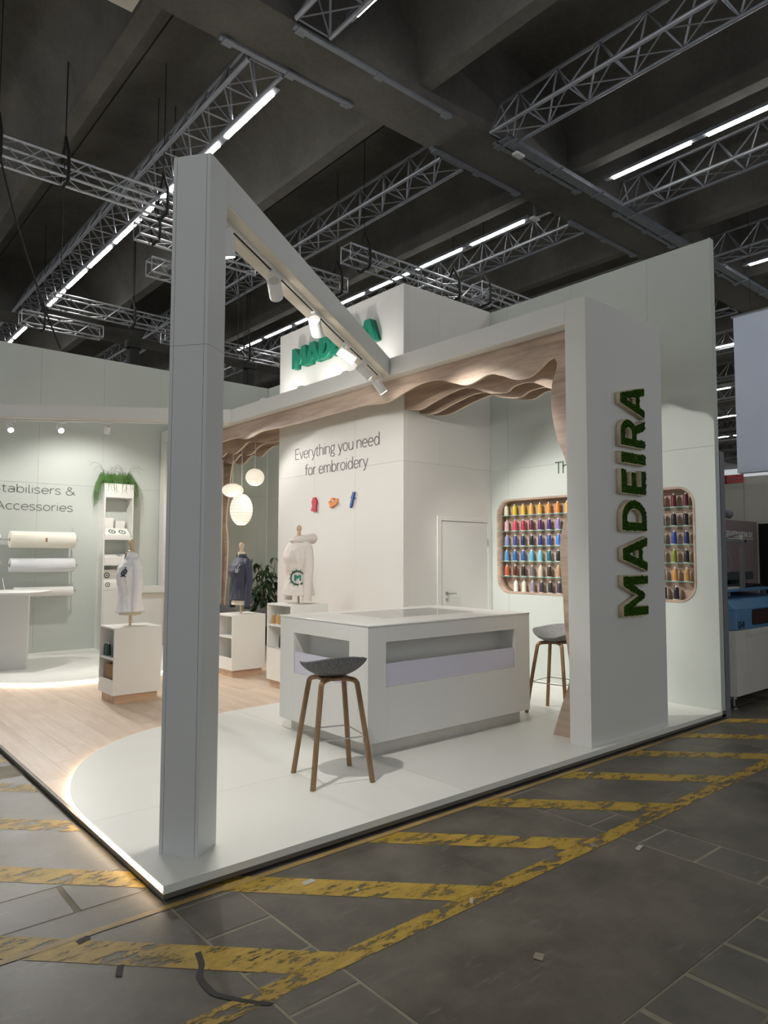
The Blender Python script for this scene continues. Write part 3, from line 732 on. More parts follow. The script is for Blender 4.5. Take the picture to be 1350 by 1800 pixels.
# ================================================================ COUNTER AND STOOLS
CX0, CX1, CY0, CY1, CZ0, CZ1 = 2.08, 4.112, 1.0, 2.295, 0.112, 1.045
ctr = thing('display_counter', 'white counter with glass inset top and long open slots in its sides', 'counter', ((CX0+CX1)/2, (CY0+CY1)/2, 0))
MB().box(CX0+0.1, CY0+0.07, 0, CX1-0.07, CY1-0.05, CZ0).build('plinth', 'plinth', ctr)
WZ0, WZ1 = 0.54, 0.90
def board_y(x0, x1, z0, z1, y0, y1, name='front_board', mat='white'):
    return MB().box(x0, y0, z0, x1, y1, z1).build(name, mat, ctr, bevel=0.0015)
FX0, FX1 = 2.27, 3.888
T = 0.03; ZT = CZ1-0.0165
board_y(CX0, FX0-0.0006, CZ0, ZT, CY0, CY0+T, 'corner_board'); board_y(FX1+0.0006, CX1, CZ0, ZT, CY0, CY0+T, 'corner_board')
board_y(FX0, FX1, CZ0, WZ0, CY0, CY0+T); board_y(FX0, FX1, WZ1, ZT, CY0, CY0+T)
SY0, SY1 = 1.245, 2.066
def board_x(y0, y1, z0, z1, x0, x1, name='side_board', mat='white'):
    return MB().box(x0, y0, z0, x1, y1, z1).build(name, mat, ctr, bevel=0.0015)
board_x(CY0+T+0.0005, SY0-0.0006, CZ0, ZT, CX0, CX0+T, 'corner_board'); board_x(SY1+0.0006, CY1, CZ0, ZT, CX0, CX0+T, 'corner_board')
board_x(SY0, SY1, CZ0, WZ0, CX0, CX0+T); board_x(SY0, SY1, WZ1, ZT, CX0, CX0+T)
board_x(CY0+T+0.0005, CY1, CZ0, ZT, CX1-T, CX1, 'side_board')
board_y(CX0+T+0.0005, CX1-T-0.0005, CZ0, ZT, CY1-T, CY1, 'back_board')
GX0, GX1, GY0, GY1 = 2.6, 3.79, 1.40, 2.09
tm = curve_mesh([[(CX0-0.002, CY0-0.002), (CX1+0.002, CY0-0.002), (CX1+0.002, CY1+0.002), (CX0-0.002, CY1+0.002)], [(GX0, GY0), (GX0, GY1), (GX1, GY1), (GX1, GY0)]], 0.016)
place_mesh(tm, (1, 0, 0), (0, 1, 0), (-(CX0+CX1)/2, -(CY0+CY1)/2, CZ1-0.008)); mesh_obj('worktop', tm, 'white', ctr)
MB().box(GX0+0.001, GY0+0.001, CZ1-0.008, GX1-0.001, GY1-0.001, CZ1-0.0006).build('glass_pane', 'darkglass', ctr)
MB().box(GX0, GY0, 0.9, GX1, GY1, 0.91).build('display_floor', 'white', ctr)
nb = MB(); nb.box(FX0-0.02, CY0+0.2, WZ0-0.02, FX1+0.02, CY0+0.215, WZ1+0.02); nb.box(FX0, CY0+T, WZ0-0.015, FX1, CY0+0.2, WZ0); nb.box(FX0, CY0+T, WZ1, FX1, CY0+0.2, WZ1+0.015)
nb.box(FX0-0.015, CY0+T, WZ0, FX0, CY0+0.2, WZ1); nb.box(FX1, CY0+T, WZ0, FX1+0.015, CY0+0.2, WZ1); nb.build('slot_lining', 'white', ctr)
nb = MB(); nb.box(CX0+0.17, SY0-0.02, WZ0-0.02, CX0+0.185, SY1+0.02, WZ1+0.02); nb.box(CX0+T, SY0, WZ0-0.015, CX0+0.17, SY1, WZ0); nb.box(CX0+T, SY0, WZ1, CX0+0.17, SY1, WZ1+0.015)
nb.box(CX0+T, SY0-0.015, WZ0, CX0+0.17, SY0, WZ1); nb.box(CX0+T, SY1, WZ0, CX0+0.17, SY1+0.015, WZ1); nb.build('slot_lining', 'white', ctr)
MB().box(FX0+0.003, CY0+0.006, WZ0+0.002, FX1-0.012, CY0+0.014, 0.726).build('acrylic_pane', 'frost', ctr)
MB().box(CX0+0.006, SY0+0.003, WZ0+0.002, CX0+0.014, SY1-0.012, 0.73).build('acrylic_pane', 'frost', ctr)

def make_stool(name, label, loc, rotz, felt):
    t = thing(name, label, 'bar stool', loc, rotz, 'felt bar stools')
    RX_, RY_ = 0.245, 0.20
    def rim(th):                                               # back is local -y
        s = math.sin(th)
        b = max(0.0, -s); f = max(0.0, s)
        return 0.888*b**2+0.845*(1-b*b-f*f)+0.780*f**2
    def shell(off):
        def fn(u, v):
            th = 2*PI*u; r = 0.02+0.98*v
            zc = 0.762; z = zc+(rim(th)-zc)*r**2.0
            k = 1-off*0.25
            return (RX_*r*math.cos(th)*(1-0.0*off), RY_*r*math.sin(th)*(1+0.0)-0.01, z-off*(1-0.55*r**6))
        return fn
    s = MB(); s.grid(shell(0.0), 40, 14, True); n = len(s.v)
    s.grid(shell(0.042), 40, 14, True)
    top = 14*40
    for i in range(40): s.f.append((top+i, top+(i+1) % 40, n+top+(i+1) % 40, n+top+i))
    s.f.append(tuple(range(40))[::-1]); s.f.append(tuple(range(n, n+40)))
    s.build('seat_shell', felt, t, smooth=True, world=False)
    MB().tube([(RX_*1.002*math.cos(2*PI*i/40), RY_*1.002*math.sin(2*PI*i/40)-0.01, rim(2*PI*i/40)-0.006) for i in range(41)], 0.0055, 6, False).build('seam', felt, t, world=False)
    MB().lathe([(0.05, 0.700), (0.11, 0.705), (0.11, 0.722), (0.05, 0.724)], 20).build('mount', 'walnut', t, world=False)
    for sx in (-1, 1):
        for sy in (-1, 1):
            p = smooth_path([(sx*0.222, sy*0.218, 0.0), (sx*0.180, sy*0.177, 0.35), (sx*0.142, sy*0.138, 0.64), (sx*0.132, sy*0.128, 0.69), (sx*0.108, sy*0.104, 0.708), (sx*0.05, sy*0.05, 0.712)], 5)
            MB().tube(p, 0.0205, 8, True, 0.8).build('leg', 'walnut', t, smooth=True, world=False)
    z = 0.315; k = 0.184
    for a, b in (((-k, -k), (k, -k)), ((k, -k), (k, k)), ((k, k), (-k, k)), ((-k, k), (-k, -k))):
        MB().tube([(a[0], a[1], z), (b[0], b[1], z)], 0.005, 8).build('footrest', 'steel', t, world=False)
    return t
make_stool('bar_stool', 'charcoal felt bar stool with oak legs in front of the counter', (1.612, 0.828, 0), R(-15.5), 'felt')
make_stool('bar_stool', 'lighter grey felt bar stool half hidden behind the portal column', (4.62, 1.06, 0), R(98), 'felt_l')

# ================================================================ LETTERS
def bold(ch):
    if ch == 'I': return [[(0, 0), (0, 1), (0.25, 1), (0.25, 0)]], 0.25
    if ch == 'M': return [[(0, 0), (0, 1), (0.26, 1), (0.475, 0.46), (0.69, 1), (0.95, 1), (0.95, 0), (0.715, 0), (0.715, 0.56), (0.545, 0.14), (0.405, 0.14), (0.235, 0.56), (0.235, 0)]], 0.95
    if ch == 'A': return [[(0, 0), (0.30, 1), (0.60, 1), (0.90, 0), (0.64, 0), (0.585, 0.2), (0.315, 0.2), (0.26, 0)], [(0.365, 0.385), (0.535, 0.385), (0.45, 0.72)]], 0.90
    if ch == 'D': return [[(0, 0), (0, 1), (0.33, 1)]+arc(0.33, 0.5, 0.45, 0.5, 80, -80, 12)+[(0.33, 0)], [(0.245, 0.22), (0.245, 0.78), (0.33, 0.78)]+arc(0.33, 0.5, 0.205, 0.28, 80, -80, 10)+[(0.33, 0.22)]], 0.78
    if ch == 'E': return [[(0, 0), (0, 1), (0.62, 1), (0.62, 0.79), (0.245, 0.79), (0.245, 0.61), (0.57, 0.61), (0.57, 0.41), (0.245, 0.41), (0.245, 0.21), (0.63, 0.21), (0.63, 0)]], 0.63
    if ch == 'R': return [[(0, 0), (0, 1), (0.40, 1)]+arc(0.40, 0.68, 0.33, 0.32, 80, -52, 10)+[(0.79, 0), (0.51, 0), (0.34, 0.36), (0.245, 0.36), (0.245, 0)], [(0.245, 0.56), (0.245, 0.80), (0.37, 0.80)]+arc(0.37, 0.68, 0.115, 0.12, 80, -80, 8)+[(0.37, 0.56)]], 0.79
def inset(poly, d, hole):
    out = []; n = len(poly)
    area = sum(poly[i-1][0]*poly[i][1]-poly[i][0]*poly[i-1][1] for i in range(n))
    sg = 1 if area > 0 else -1
    if hole: sg = -sg
    for i in range(n):
        a, b, c = Vector(poly[i-1]), Vector(poly[i]), Vector(poly[(i+1) % n])
        e1, e2 = (b-a).normalized(), (c-b).normalized()
        n1_, n2_ = Vector((-e1.y, e1.x))*sg, Vector((-e2.y, e2.x))*sg
        bis = n1_+n2_
        if bis.length < 0.2: bis = n1_
        bis.normalize(); k = max(0.35, bis.dot(n1_))
        p = b+bis*(d/k); out.append((p.x, p.y))
    return out
# moss sign on the aisle side of the portal column
mo = [('M', 1.062, 1.43), ('A', 1.455, 1.785), ('D', 1.82, 2.112), ('E', 2.155, 2.385), ('I', 2.43, 2.54), ('R', 2.585, 2.862), ('A', 2.868, 3.172)]
mlab = ['letter M, the lowest of the vertical sign', 'letter A, second lowest of the vertical sign', 'letter D in the vertical sign', 'letter E in the vertical sign', 'letter I in the vertical sign', 'letter R in the vertical sign', 'letter A, the topmost of the vertical sign']
LH = 0.425
for (ch, z0, z1), lb in zip(mo, mlab):
    sp, w = bold(ch); sx = (z1-z0)/w
    S = [[(x*sx, y*LH) for x, y in p] for p in sp]
    t = thing('moss_letter', 'birch box filled with green moss forming the %s' % lb, 'sign letter', (4.585, 0.06, z0), 0, 'moss letters on the portal column')
    me = curve_mesh(S, 0.05); place_mesh(me, (0, 0, 1), (-1, 0, 0), (0, -0.026, 0)); mesh_obj('letter_box', me, 'letterwood', t)
    I_ = [inset(p, 0.011, i > 0) for i, p in enumerate(S)]
    me = curve_mesh(I_, 0.010); place_mesh(me, (0, 0, 1), (-1, 0, 0), (0, -0.0525, 0))
    tuft = MB(); rnd = random.Random(hash(ch)+3)
    xs_, ys_ = [p[0] for p in S[0]], [p[1] for p in S[0]]
    cnt = 0
    while cnt < 420*sx*w/0.3:
        x, y = rnd.uniform(min(xs_), max(xs_)), rnd.uniform(min(ys_), max(ys_))
        if not in_poly((x, y), I_[0]) or any(in_poly((x, y), h_) for h_ in I_[1:]): cnt += 0.05; continue
        r_ = rnd.uniform(0.007, 0.014); a0 = rnd.uniform(0, 6.28)
        pts = [(-(y+r_*math.sin(a0+2.09*k)), -0.056, x+r_*math.cos(a0+2.09*k)) for k in range(3)]+[(-(y+rnd.uniform(-.006, .006)), -0.0575-rnd.uniform(0.004, 0.013), x+rnd.uniform(-.006, .006))]
        tuft.add(pts, [(0, 1, 3), (1, 2, 3), (2, 0, 3)]); cnt += 1
    mo_ = mesh_obj('moss', me, 'moss', t)
    tuft.build('moss_tufts', 'moss', mo_, world=False, kind='stuff')
# green letters high on the tower
gl = 'MADEIRA'; gh = 0.30; gx = 1.24
tot = sum(bold(c)[1] for c in gl)*gh*gx; gap = (1.97-tot)/6
yy = 5.52; glab = ['letter M, first of the word', 'letter A following the M', 'letter D', 'letter E', 'letter I', 'letter R', 'letter A, last of the word']
for ch, lb in zip(gl, glab):
    sp, w = bold(ch)
    me = curve_mesh([[(x*gh*gx, y*gh) for x, y in p] for p in sp], 0.11)
    place_mesh(me, (0, -1, 0), (0, 0, 1), (0, 0, 0))
    o = mesh_obj('green_letter', me, 'tealgreen'); o.location = (TX-0.056, yy, 4.405)
    tag(o, 'teal green solid %s high on the white tower' % lb, 'sign letter', 'teal letters on the tower')
    yy -= w*gh*gx+gap

# thin stroke lettering
def cat_(*a):
    r = []
    for x in a: r += x
    return r
GLY = {}
def G_(ch, w, *strokes): GLY[ch] = (w, strokes)
A_ = arc
G_(' ', 0.24)
G_('E', 0.46, [(0.40, 0.7), (0.03, 0.7), (0.03, 0), (0.40, 0)], [(0.03, 0.36), (0.34, 0.36)])
G_('v', 0.44, [(0.02, 0.5), (0.21, 0.0), (0.40, 0.5)])
G_('e', 0.50, [(0.04, 0.26), (0.43, 0.26)]+A_(0.235, 0.25, 0.2, 0.25, 10, 318, 16))
G_('r', 0.32, [(0.04, 0.5), (0.04, 0)], [(0.04, 0.30)]+A_(0.22, 0.30, 0.17, 0.2, 165, 75, 5))
G_('y', 0.44, [(0.02, 0.5), (0.22, 0.02)], [(0.41, 0.5), (0.20, -0.08), (0.13, -0.19), (0.03, -0.2)])
G_('t', 0.32, [(0.11, 0.64), (0.11, 0.12)]+A_(0.22, 0.11, 0.11, 0.11, 180, 290, 5), [(0.0, 0.5), (0.26, 0.5)])
G_('h', 0.48, [(0.04, 0.76), (0.04, 0)], [(0.04, 0.30)]+A_(0.22, 0.32, 0.18, 0.18, 165, 0, 8)+[(0.40, 0)])
G_('i', 0.16, [(0.05, 0.5), (0.05, 0)], [(0.05, 0.68), (0.05, 0.72)])
G_('n', 0.48, [(0.04, 0.5), (0.04, 0)], [(0.04, 0.30)]+A_(0.22, 0.32, 0.18, 0.18, 165, 0, 8)+[(0.40, 0)])
G_('m', 0.74, [(0.04, 0.5), (0.04, 0)], [(0.04, 0.30)]+A_(0.19, 0.33, 0.15, 0.17, 165, 0, 8)+[(0.34, 0)], [(0.34, 0.30)]+A_(0.50, 0.33, 0.15, 0.17, 165, 0, 8)+[(0.65, 0)])
G_('g', 0.48, A_(0.21, 0.32, 0.16, 0.18, 0, 360, 14), [(0.28, 0.48), (0.44, 0.5)], [(0.12, 0.17), (0.08, 0.08), (0.14, 0.02), (0.30, 0.0), (0.40, -0.07), (0.37, -0.17), (0.22, -0.21), (0.08, -0.18), (0.03, -0.09), (0.10, 0.01)])
G_('o', 0.52, A_(0.24, 0.25, 0.2, 0.25, 0, 360, 18))
G_('u', 0.48, [(0.04, 0.5), (0.04, 0.18)]+A_(0.21, 0.18, 0.17, 0.18, 180, 345, 8), [(0.40, 0.5), (0.40, 0)])
G_('d', 0.52, A_(0.23, 0.25, 0.19, 0.25, 0, 360, 18), [(0.43, 0.76), (0.43, 0)])
G_('b', 0.52, A_(0.25, 0.25, 0.19, 0.25, 0, 360, 18), [(0.05, 0.76), (0.05, 0)])
G_('f', 0.30, [(0.10, 0), (0.10, 0.60)]+A_(0.22, 0.62, 0.12, 0.13, 180, 80, 5), [(0.0, 0.5), (0.26, 0.5)])
S1 = [(0.31, 0.44), (0.23, 0.50), (0.12, 0.50), (0.04, 0.44), (0.04, 0.34), (0.11, 0.28), (0.24, 0.23), (0.32, 0.16), (0.31, 0.06), (0.22, 0.0), (0.10, 0.0), (0.01, 0.06)]
G_('s', 0.40, smooth_path(S1, 3)); G_('S', 0.52, smooth_path([(x*1.3, y*1.42) for x, y in S1], 3))
G_('a', 0.48, [(0.06, 0.44)]+A_(0.22, 0.35, 0.17, 0.15, 130, 0, 6)+[(0.39, 0.0)], A_(0.21, 0.14, 0.17, 0.14, 20, 340, 12), [(0.39, 0.28), (0.20, 0.285)])
G_('l', 0.20, [(0.05, 0.76), (0.05, 0.09)]+A_(0.13, 0.09, 0.08, 0.09, 180, 270, 4))
G_('A', 0.58, [(0.0, 0), (0.26, 0.7), (0.52, 0)], [(0.09, 0.24), (0.43, 0.24)])
G_('c', 0.44, A_(0.23, 0.25, 0.2, 0.25, 50, 312, 14))
G_('&', 0.64, smooth_path([(0.60, 0.0), (0.36, 0.27), (0.15, 0.50), (0.14, 0.62), (0.24, 0.70), (0.35, 0.63), (0.34, 0.52), (0.20, 0.40), (0.06, 0.27), (0.04, 0.13), (0.13, 0.01), (0.28, 0.0), (0.43, 0.10), (0.53, 0.34)], 3))
G_('T', 0.50, [(0.0, 0.7), (0.46, 0.7)], [(0.23, 0.7), (0.23, 0)])
G_('I', 0.2, [(0.07, 0.7), (0.07, 0)]); G_('G', 0.6, A_(0.28, 0.35, 0.25, 0.35, 45, 320, 14)+[(0.50, 0.33), (0.32, 0.33)])
G_('R', 0.52, [(0.04, 0), (0.04, 0.7), (0.24, 0.7)]+A_(0.24, 0.53, 0.17, 0.17, 80, -80, 8)+[(0.04, 0.36)], [(0.26, 0.36), (0.45, 0)])
G_('N', 0.58, [(0.04, 0), (0.04, 0.7), (0.48, 0), (0.48, 0.7)]); G_('O', 0.66, A_(0.3, 0.35, 0.27, 0.35, 0, 360, 18)); G_('L', 0.44, [(0.04, 0.7), (0.04, 0), (0.38, 0)])
G_('B', 0.52, [(0.04, 0), (0.04, 0.7), (0.24, 0.7)]+A_(0.24, 0.535, 0.15, 0.165, 80, -90, 7)+[(0.04, 0.37)], [(0.24, 0.37)]+A_(0.26, 0.185, 0.17, 0.185, 80, -90, 7)+[(0.04, 0)])
G_('V', 0.54, [(0.02, 0.7), (0.25, 0), (0.48, 0.7)]); G_('.', 0.16, [(0.05, 0), (0.05, 0.05)]); G_('M', 0.70, [(0.04, 0), (0.04, 0.7), (0.32, 0.15), (0.60, 0.7), (0.60, 0)])
G_('8', 0.5, A_(0.23, 0.52, 0.16, 0.18, 0, 360, 14), A_(0.23, 0.17, 0.2, 0.17, 0, 360, 14)); G_('0', 0.5, A_(0.23, 0.35, 0.2, 0.35, 0, 360, 16)); G_('2', 0.5, A_(0.22, 0.5, 0.18, 0.2, 160, -30, 8)+[(0.03, 0), (0.43, 0)]); G_('7', 0.48, [(0.02, 0.7), (0.42, 0.7), (0.15, 0)])
def ribbon(m, pts, w, d):
    P = [Vector(p) for p in pts]; n = len(P); L = []; Rr = []
    for i in range(n):
        a, b = P[max(i-1, 0)], P[min(i+1, n-1)]
        if i == 0: t1 = t2 = (P[1]-P[0]).normalized()
        elif i == n-1: t1 = t2 = (P[-1]-P[-2]).normalized()
        else: t1, t2 = (P[i]-P[i-1]).normalized(), (P[i+1]-P[i]).normalized()
        n1_, n2_ = Vector((-t1.y, t1.x)), Vector((-t2.y, t2.x)); bis = n1_+n2_
        if bis.length < 0.3: bis = n1_
        bis.normalize(); k = max(0.5, bis.dot(n1_)); L.append(P[i]+bis*(w/2/k)); Rr.append(P[i]-bis*(w/2/k))
    vs_ = [(p.x, p.y, 0) for p in L]+[(p.x, p.y, 0) for p in Rr]+[(p.x, p.y, d) for p in L]+[(p.x, p.y, d) for p in Rr]
    fs = []
    for i in range(n-1):
        fs += [(2*n+i, 3*n+i, 3*n+i+1, 2*n+i+1), (i, i+1, 2*n+i+1, 2*n+i), (n+i, 3*n+i, 3*n+i+1, n+i+1), (i, n+i, n+i+1, i+1)]
    fs += [(0, n, 3*n, 2*n), (n-1, 2*n-1, 4*n-1, 3*n-1)]
    m.add(vs_, fs)
def lettering(name, label, text, org, ax, ay, width, height, mat, stroke=0.045, cat='wall lettering', depth=0.004, parent=None):
    """stroke text; width: total width in m, height: cap height in m"""
    t = parent if parent is not None else thing(name, label, cat, org)
    adv = sum(GLY[c][0] for c in text)
    sx, sy = width/adv, height/0.7; x = 0
    for c in text:
        w, st = GLY[c]
        if st:
            m = MB()
            for s_ in st: ribbon(m, [((x+p[0])*sx, p[1]*sy) for p in s_], stroke*sy, depth)
            me = bpy.data.meshes.new('letter'); me.from_pydata(m.v, [], m.f); me.update()
            off = Vector(org)-t.location
            place_mesh(me, ax, ay, off)
            mesh_obj('letter', me, mat, t)
        x += w
    return t
lettering('wall_lettering', 'thin grey words Everything you need on the white tower', 'Everything you need', (TX-0.0005, 5.565, 3.04), (0, -1, 0), (0, 0, 1), 2.0, 0.155, 'ink', 0.055)
lettering('wall_lettering', 'thin grey words for embroidery on the white tower', 'for embroidery', (TX-0.0005, 5.295, 2.777), (0, -1, 0), (0, 0, 1), 1.48, 0.15, 'ink', 0.055)
lettering('wall_lettering', 'thin grey words Stabilisers & on the sage back wall', 'Stabilisers &', (0.985, 9.1195, 2.605), (1, 0, 0), (0, 0, 1), 1.27, 0.128, 'ink', 0.06)
lettering('wall_lettering', 'thin grey word Accessories on the sage back wall', 'Accessories', (1.035, 9.1195, 2.325), (1, 0, 0), (0, 0, 1), 1.19, 0.128, 'ink', 0.06)
lettering('wall_lettering', 'dark green letters Th on the sage wall cut off by the portal', 'Th', (5.9995, 2.035, 2.647), (0, -1, 0), (0, 0, 1), 0.215, 0.145, 'inkgreen', 0.065)

# three thread-art reliefs under the tower lettering
def relief(name, label, y, z, polys, mat, depth):
    S = []
    t = thing(name, label, 'wall ornament', (TX, y, z), 0, 'small wall ornaments')
    for k, (pl, mt, d0, d1, nm) in enumerate(polys):
        d0, d1 = d0*0.5, d1*0.5
        me = curve_mesh([smooth_path(pl+[pl[0]], 4)[:-1]], d1-d0); place_mesh(me, (0, -1, 0), (0, 0, 1), (-(d0+d1)/2, 0, 0)); mesh_obj(nm, me, mt, t)
    return t
M['o_red'] = flat('relief_red', (206, 56, 84), 0.5, var=0.15, scale=30); M['o_or'] = flat('relief_orange', (232, 140, 66), 0.5, var=0.2, scale=40); M['o_bl'] = flat('relief_blue', (44, 82, 160), 0.5, var=0.2, scale=30)
relief('red_ornament', 'small red dress shaped ornament on the white tower', 5.03, 2.235, [([(-0.03, 0.2), (0.025, 0.2), (0.04, 0.17), (0.065, 0.13), (0.05, 0.09), (0.045, 0.02), (0.05, -0.005), (-0.02, 0.0), (-0.065, 0.012), (-0.06, 0.05), (-0.045, 0.08), (-0.06, 0.14), (-0.045, 0.16)], 'o_red', 0.0, 0.05, 'dress'), ([(-0.06, 0.004), (0.045, -0.008), (0.05, 0.012), (-0.06, 0.028)], 'o_red', 0.0, 0.06, 'hem')], 'o_red', 0.05)
relief('orange_ornament', 'small orange scribble ornament on the white tower', 4.57, 2.26, [([(-0.12, 0.09), (-0.07, 0.11), (-0.05, 0.07), (0.0, 0.09), (0.06, 0.13), (0.10, 0.12), (0.08, 0.07), (0.02, 0.02), (-0.04, 0.0), (-0.08, 0.03)], 'o_or', 0.0, 0.03, 'stroke'), ([(-0.06, 0.12), (-0.03, 0.145), (0.03, 0.135), (0.0, 0.11)], 'o_or', 0.0, 0.045, 'stroke'), ([(-0.05, 0.0), (0.10, 0.055), (0.115, 0.07), (0.04, 0.06), (-0.07, 0.02)], 'o_or', 0.03, 0.06, 'stroke')], 'o_or', 0.05)
relief('blue_ornament', 'small blue zigzag ornament on the white tower', 4.125, 2.245, [([(0.0, 0.205), (0.045, 0.205), (0.02, 0.14), (0.01, 0.10), (0.0, 0.06), (-0.03, 0.0), (-0.055, 0.005), (-0.04, 0.07), (-0.02, 0.13)], 'o_bl', 0.0, 0.05, 'stem'), ([(-0.05, 0.13), (-0.01, 0.18), (0.02, 0.16), (-0.01, 0.125)], 'o_bl', 0.0, 0.035, 'stroke'), ([(-0.02, 0.11), (0.05, 0.135), (0.03, 0.11), (0.0, 0.10)], 'o_bl', 0.0, 0.04, 'stroke'), ([(-0.06, 0.05), (-0.03, 0.10), (-0.01, 0.08), (-0.03, 0.05)], 'o_bl', 0.0, 0.035, 'stroke')], 'o_bl', 0.05)

# ================================================================ THREAD NICHE
def rrect(y0, y1, z0, z1, r, n=8):
    return arc(y1-r, z1-r, r, r, 0, 90, n)+arc(y0+r, z1-r, r, r, 90, 180, n)+arc(y0+r, z0+r, r, r, 180, 270, n)+arc(y1-r, z0+r, r, r, 270, 360, n)
niche = thing('thread_niche', 'oak lined display niche with rounded corners in the sage wall', 'wall niche', (6.0, (NY0+NY1)/2, NZ0))
nl = (-(0), -(NY0+NY1)/2, -NZ0)
me = curve_mesh([rrect(NY0+0.001, NY1-0.001, NZ0+0.001, NZ1-0.001, NR), rrect(NY0+0.024, NY1-0.024, NZ0+0.024, NZ1-0.024, NR-0.022)], 0.172)
place_mesh(me, (0, 1, 0), (0, 0, 1), (0.080, nl[1], nl[2])); mesh_obj('lining', me, 'oak_y', niche)
me = curve_mesh([rrect(NY0+0.001, NY1-0.001, NZ0+0.001, NZ1-0.001, NR)], 0.012)
place_mesh(me, (0, 1, 0), (0, 0, 1), (0.1725, nl[1], nl[2])); mesh_obj('back_panel', me, 'oak_y', niche)
shz = [2.148, 1.937, 1.732, 1.528, 1.325, NZ0+0.0245]
for z in shz[:5]:
    sh = MB().box(6.035, NY0+0.026, z-0.008, 6.155, NY1-0.026, z).build('glass_shelf', 'glass', niche)
    MB().box(6.0335, NY0+0.026, z-0.008, 6.0348, NY1-0.026, z).build('glass_front_edge', 'glassedge', sh)
    for y in (NY1-0.035, 2.06, 1.1, NY0+0.035): MB().tube([(6.06, y, z-0.028), (6.06, y, z-0.0085)], 0.007, 8).build('shelf_support', 'steel', niche)
cone_body = MB().lathe([(0.028, 0.006), (0.0315, 0.010), (0.0300, 0.075), (0.0275, 0.118), (0.0215, 0.134), (0.012, 0.138)], 20)
cone_core = MB().lathe([(0.033, 0.0), (0.034, 0.003), (0.033, 0.0065), (0.024, 0.0075), (0.010, 0.009), (0.010, 0.1375), (0.009, 0.152), (0.006, 0.156)], 16)
_cb = None
def thread_cone(loc, rgb, label, group, scale=1.0):
    global _cb
    t = thing('thread_cone', label, 'thread cone', loc, 0, group)
    if _cb is None:
        b = cone_body.build('thread', thread_mat(rgb), t, smooth=True, world=False); c = cone_core.build('core', 'spool_white', t, smooth=True, world=False)
        _cb = (b, c)
    else:
        b = _cb[0].copy(); C.objects.link(b); b.parent = t; c = _cb[1].copy(); C.objects.link(c); c.parent = t
    b.material_slots[0].link = 'OBJECT'; b.material_slots[0].material = thread_mat(rgb)
    t.scale = (scale, scale, scale)
    return t
left_cols = [
 [(238, 236, 208), (236, 206, 40), (240, 196, 54), (244, 186, 60), (244, 174, 48), (246, 160, 48), (246, 148, 40), (236, 178, 70)],
 [(238, 192, 198), (228, 72, 106), (184, 28, 68), (104, 16, 48), (88, 28, 108), (70, 36, 118), (150, 128, 190)],
 [(140, 160, 208), (66, 76, 152), (28, 34, 78), (16, 18, 38), (36, 50, 128), (50, 78, 166), (70, 128, 214)],
 [(80, 158, 216), (40, 110, 180), (30, 96, 168), (92, 188, 222), (124, 204, 224), (22, 108, 126), (16, 28, 34)],
 [(204, 96, 60), (94, 36, 22), (28, 20, 24), (120, 110, 114), (214, 200, 182), (56, 38, 34), (200, 160, 124)],
 [None, (240, 238, 240), (234, 228, 212), (150, 150, 168), (62, 62, 78), (46, 44, 54), (62, 62, 82)]]
right_cols = [[(214, 30, 42), (108, 16, 36), (96, 14, 40)], [(18, 20, 32), (16, 18, 34), (18, 18, 26)], [(46, 80, 158), (32, 70, 166), (26, 42, 106)], [(40, 48, 30), (138, 148, 52), (26, 28, 24)], [(110, 72, 42), (212, 150, 70), (198, 150, 82)], [(16, 16, 24), (22, 24, 46), None]]
mid = [[(226, 110, 40), (216, 60, 40), (240, 130, 60)], [(120, 80, 150), (60, 20, 70), (30, 20, 44)], [(30, 60, 120), (60, 110, 190), (20, 40, 90)], [(20, 80, 60), (60, 140, 60), (110, 150, 60)], [(120, 80, 50), (160, 120, 80), (80, 54, 40)], [(90, 90, 98), (40, 40, 46), (24, 24, 30)]]
shelf_nm = ['top shelf', 'second shelf', 'third shelf', 'fourth shelf', 'fifth shelf', 'niche floor']
def cname(c):
    r, g, b = c; mx, mn = max(c), min(c)
    if mx < 50: return 'black'
    if mn > 190: return 'off-white'
    if mx-mn < 26: return 'grey'
    import colorsys
    h, s, v = colorsys.rgb_to_hsv(r/255, g/255, b/255); h *= 360
    d = 'dark ' if v < 0.5 else ('pale ' if s < 0.4 else '')
    n = 'red' if h < 12 or h > 342 else 'orange' if h < 36 else 'yellow' if h < 58 else 'olive' if h < 80 else 'green' if h < 165 else 'turquoise' if h < 192 else 'blue' if h < 250 else 'purple' if h < 300 else 'pink'
    if n == 'orange' and v < 0.6: return 'brown'
    if n == 'orange' and s < 0.5: return 'beige'
    return d+n
for r in range(6):
    for i in range(19):
        if i < len(left_cols[r]): col = left_cols[r][i]
        elif i >= 16: col = right_cols[r][i-16]
        else: col = mid[r][i % 3]
        if col is None: continue
        pos = ('%s from the left' % ORD[i]) if i < 9 else ('%s from the right' % ORD[18-i])
        y = 2.918-0.1408*i+random.uniform(-0.004, 0.004)-(0.012 if r == 5 else 0)
        thread_cone((6.092, y, shz[r]), col, '%s thread cone, %s on the %s of the wall niche' % (cname(col), pos, shelf_nm[r]), 'thread cones in the wall niche', 1.0)

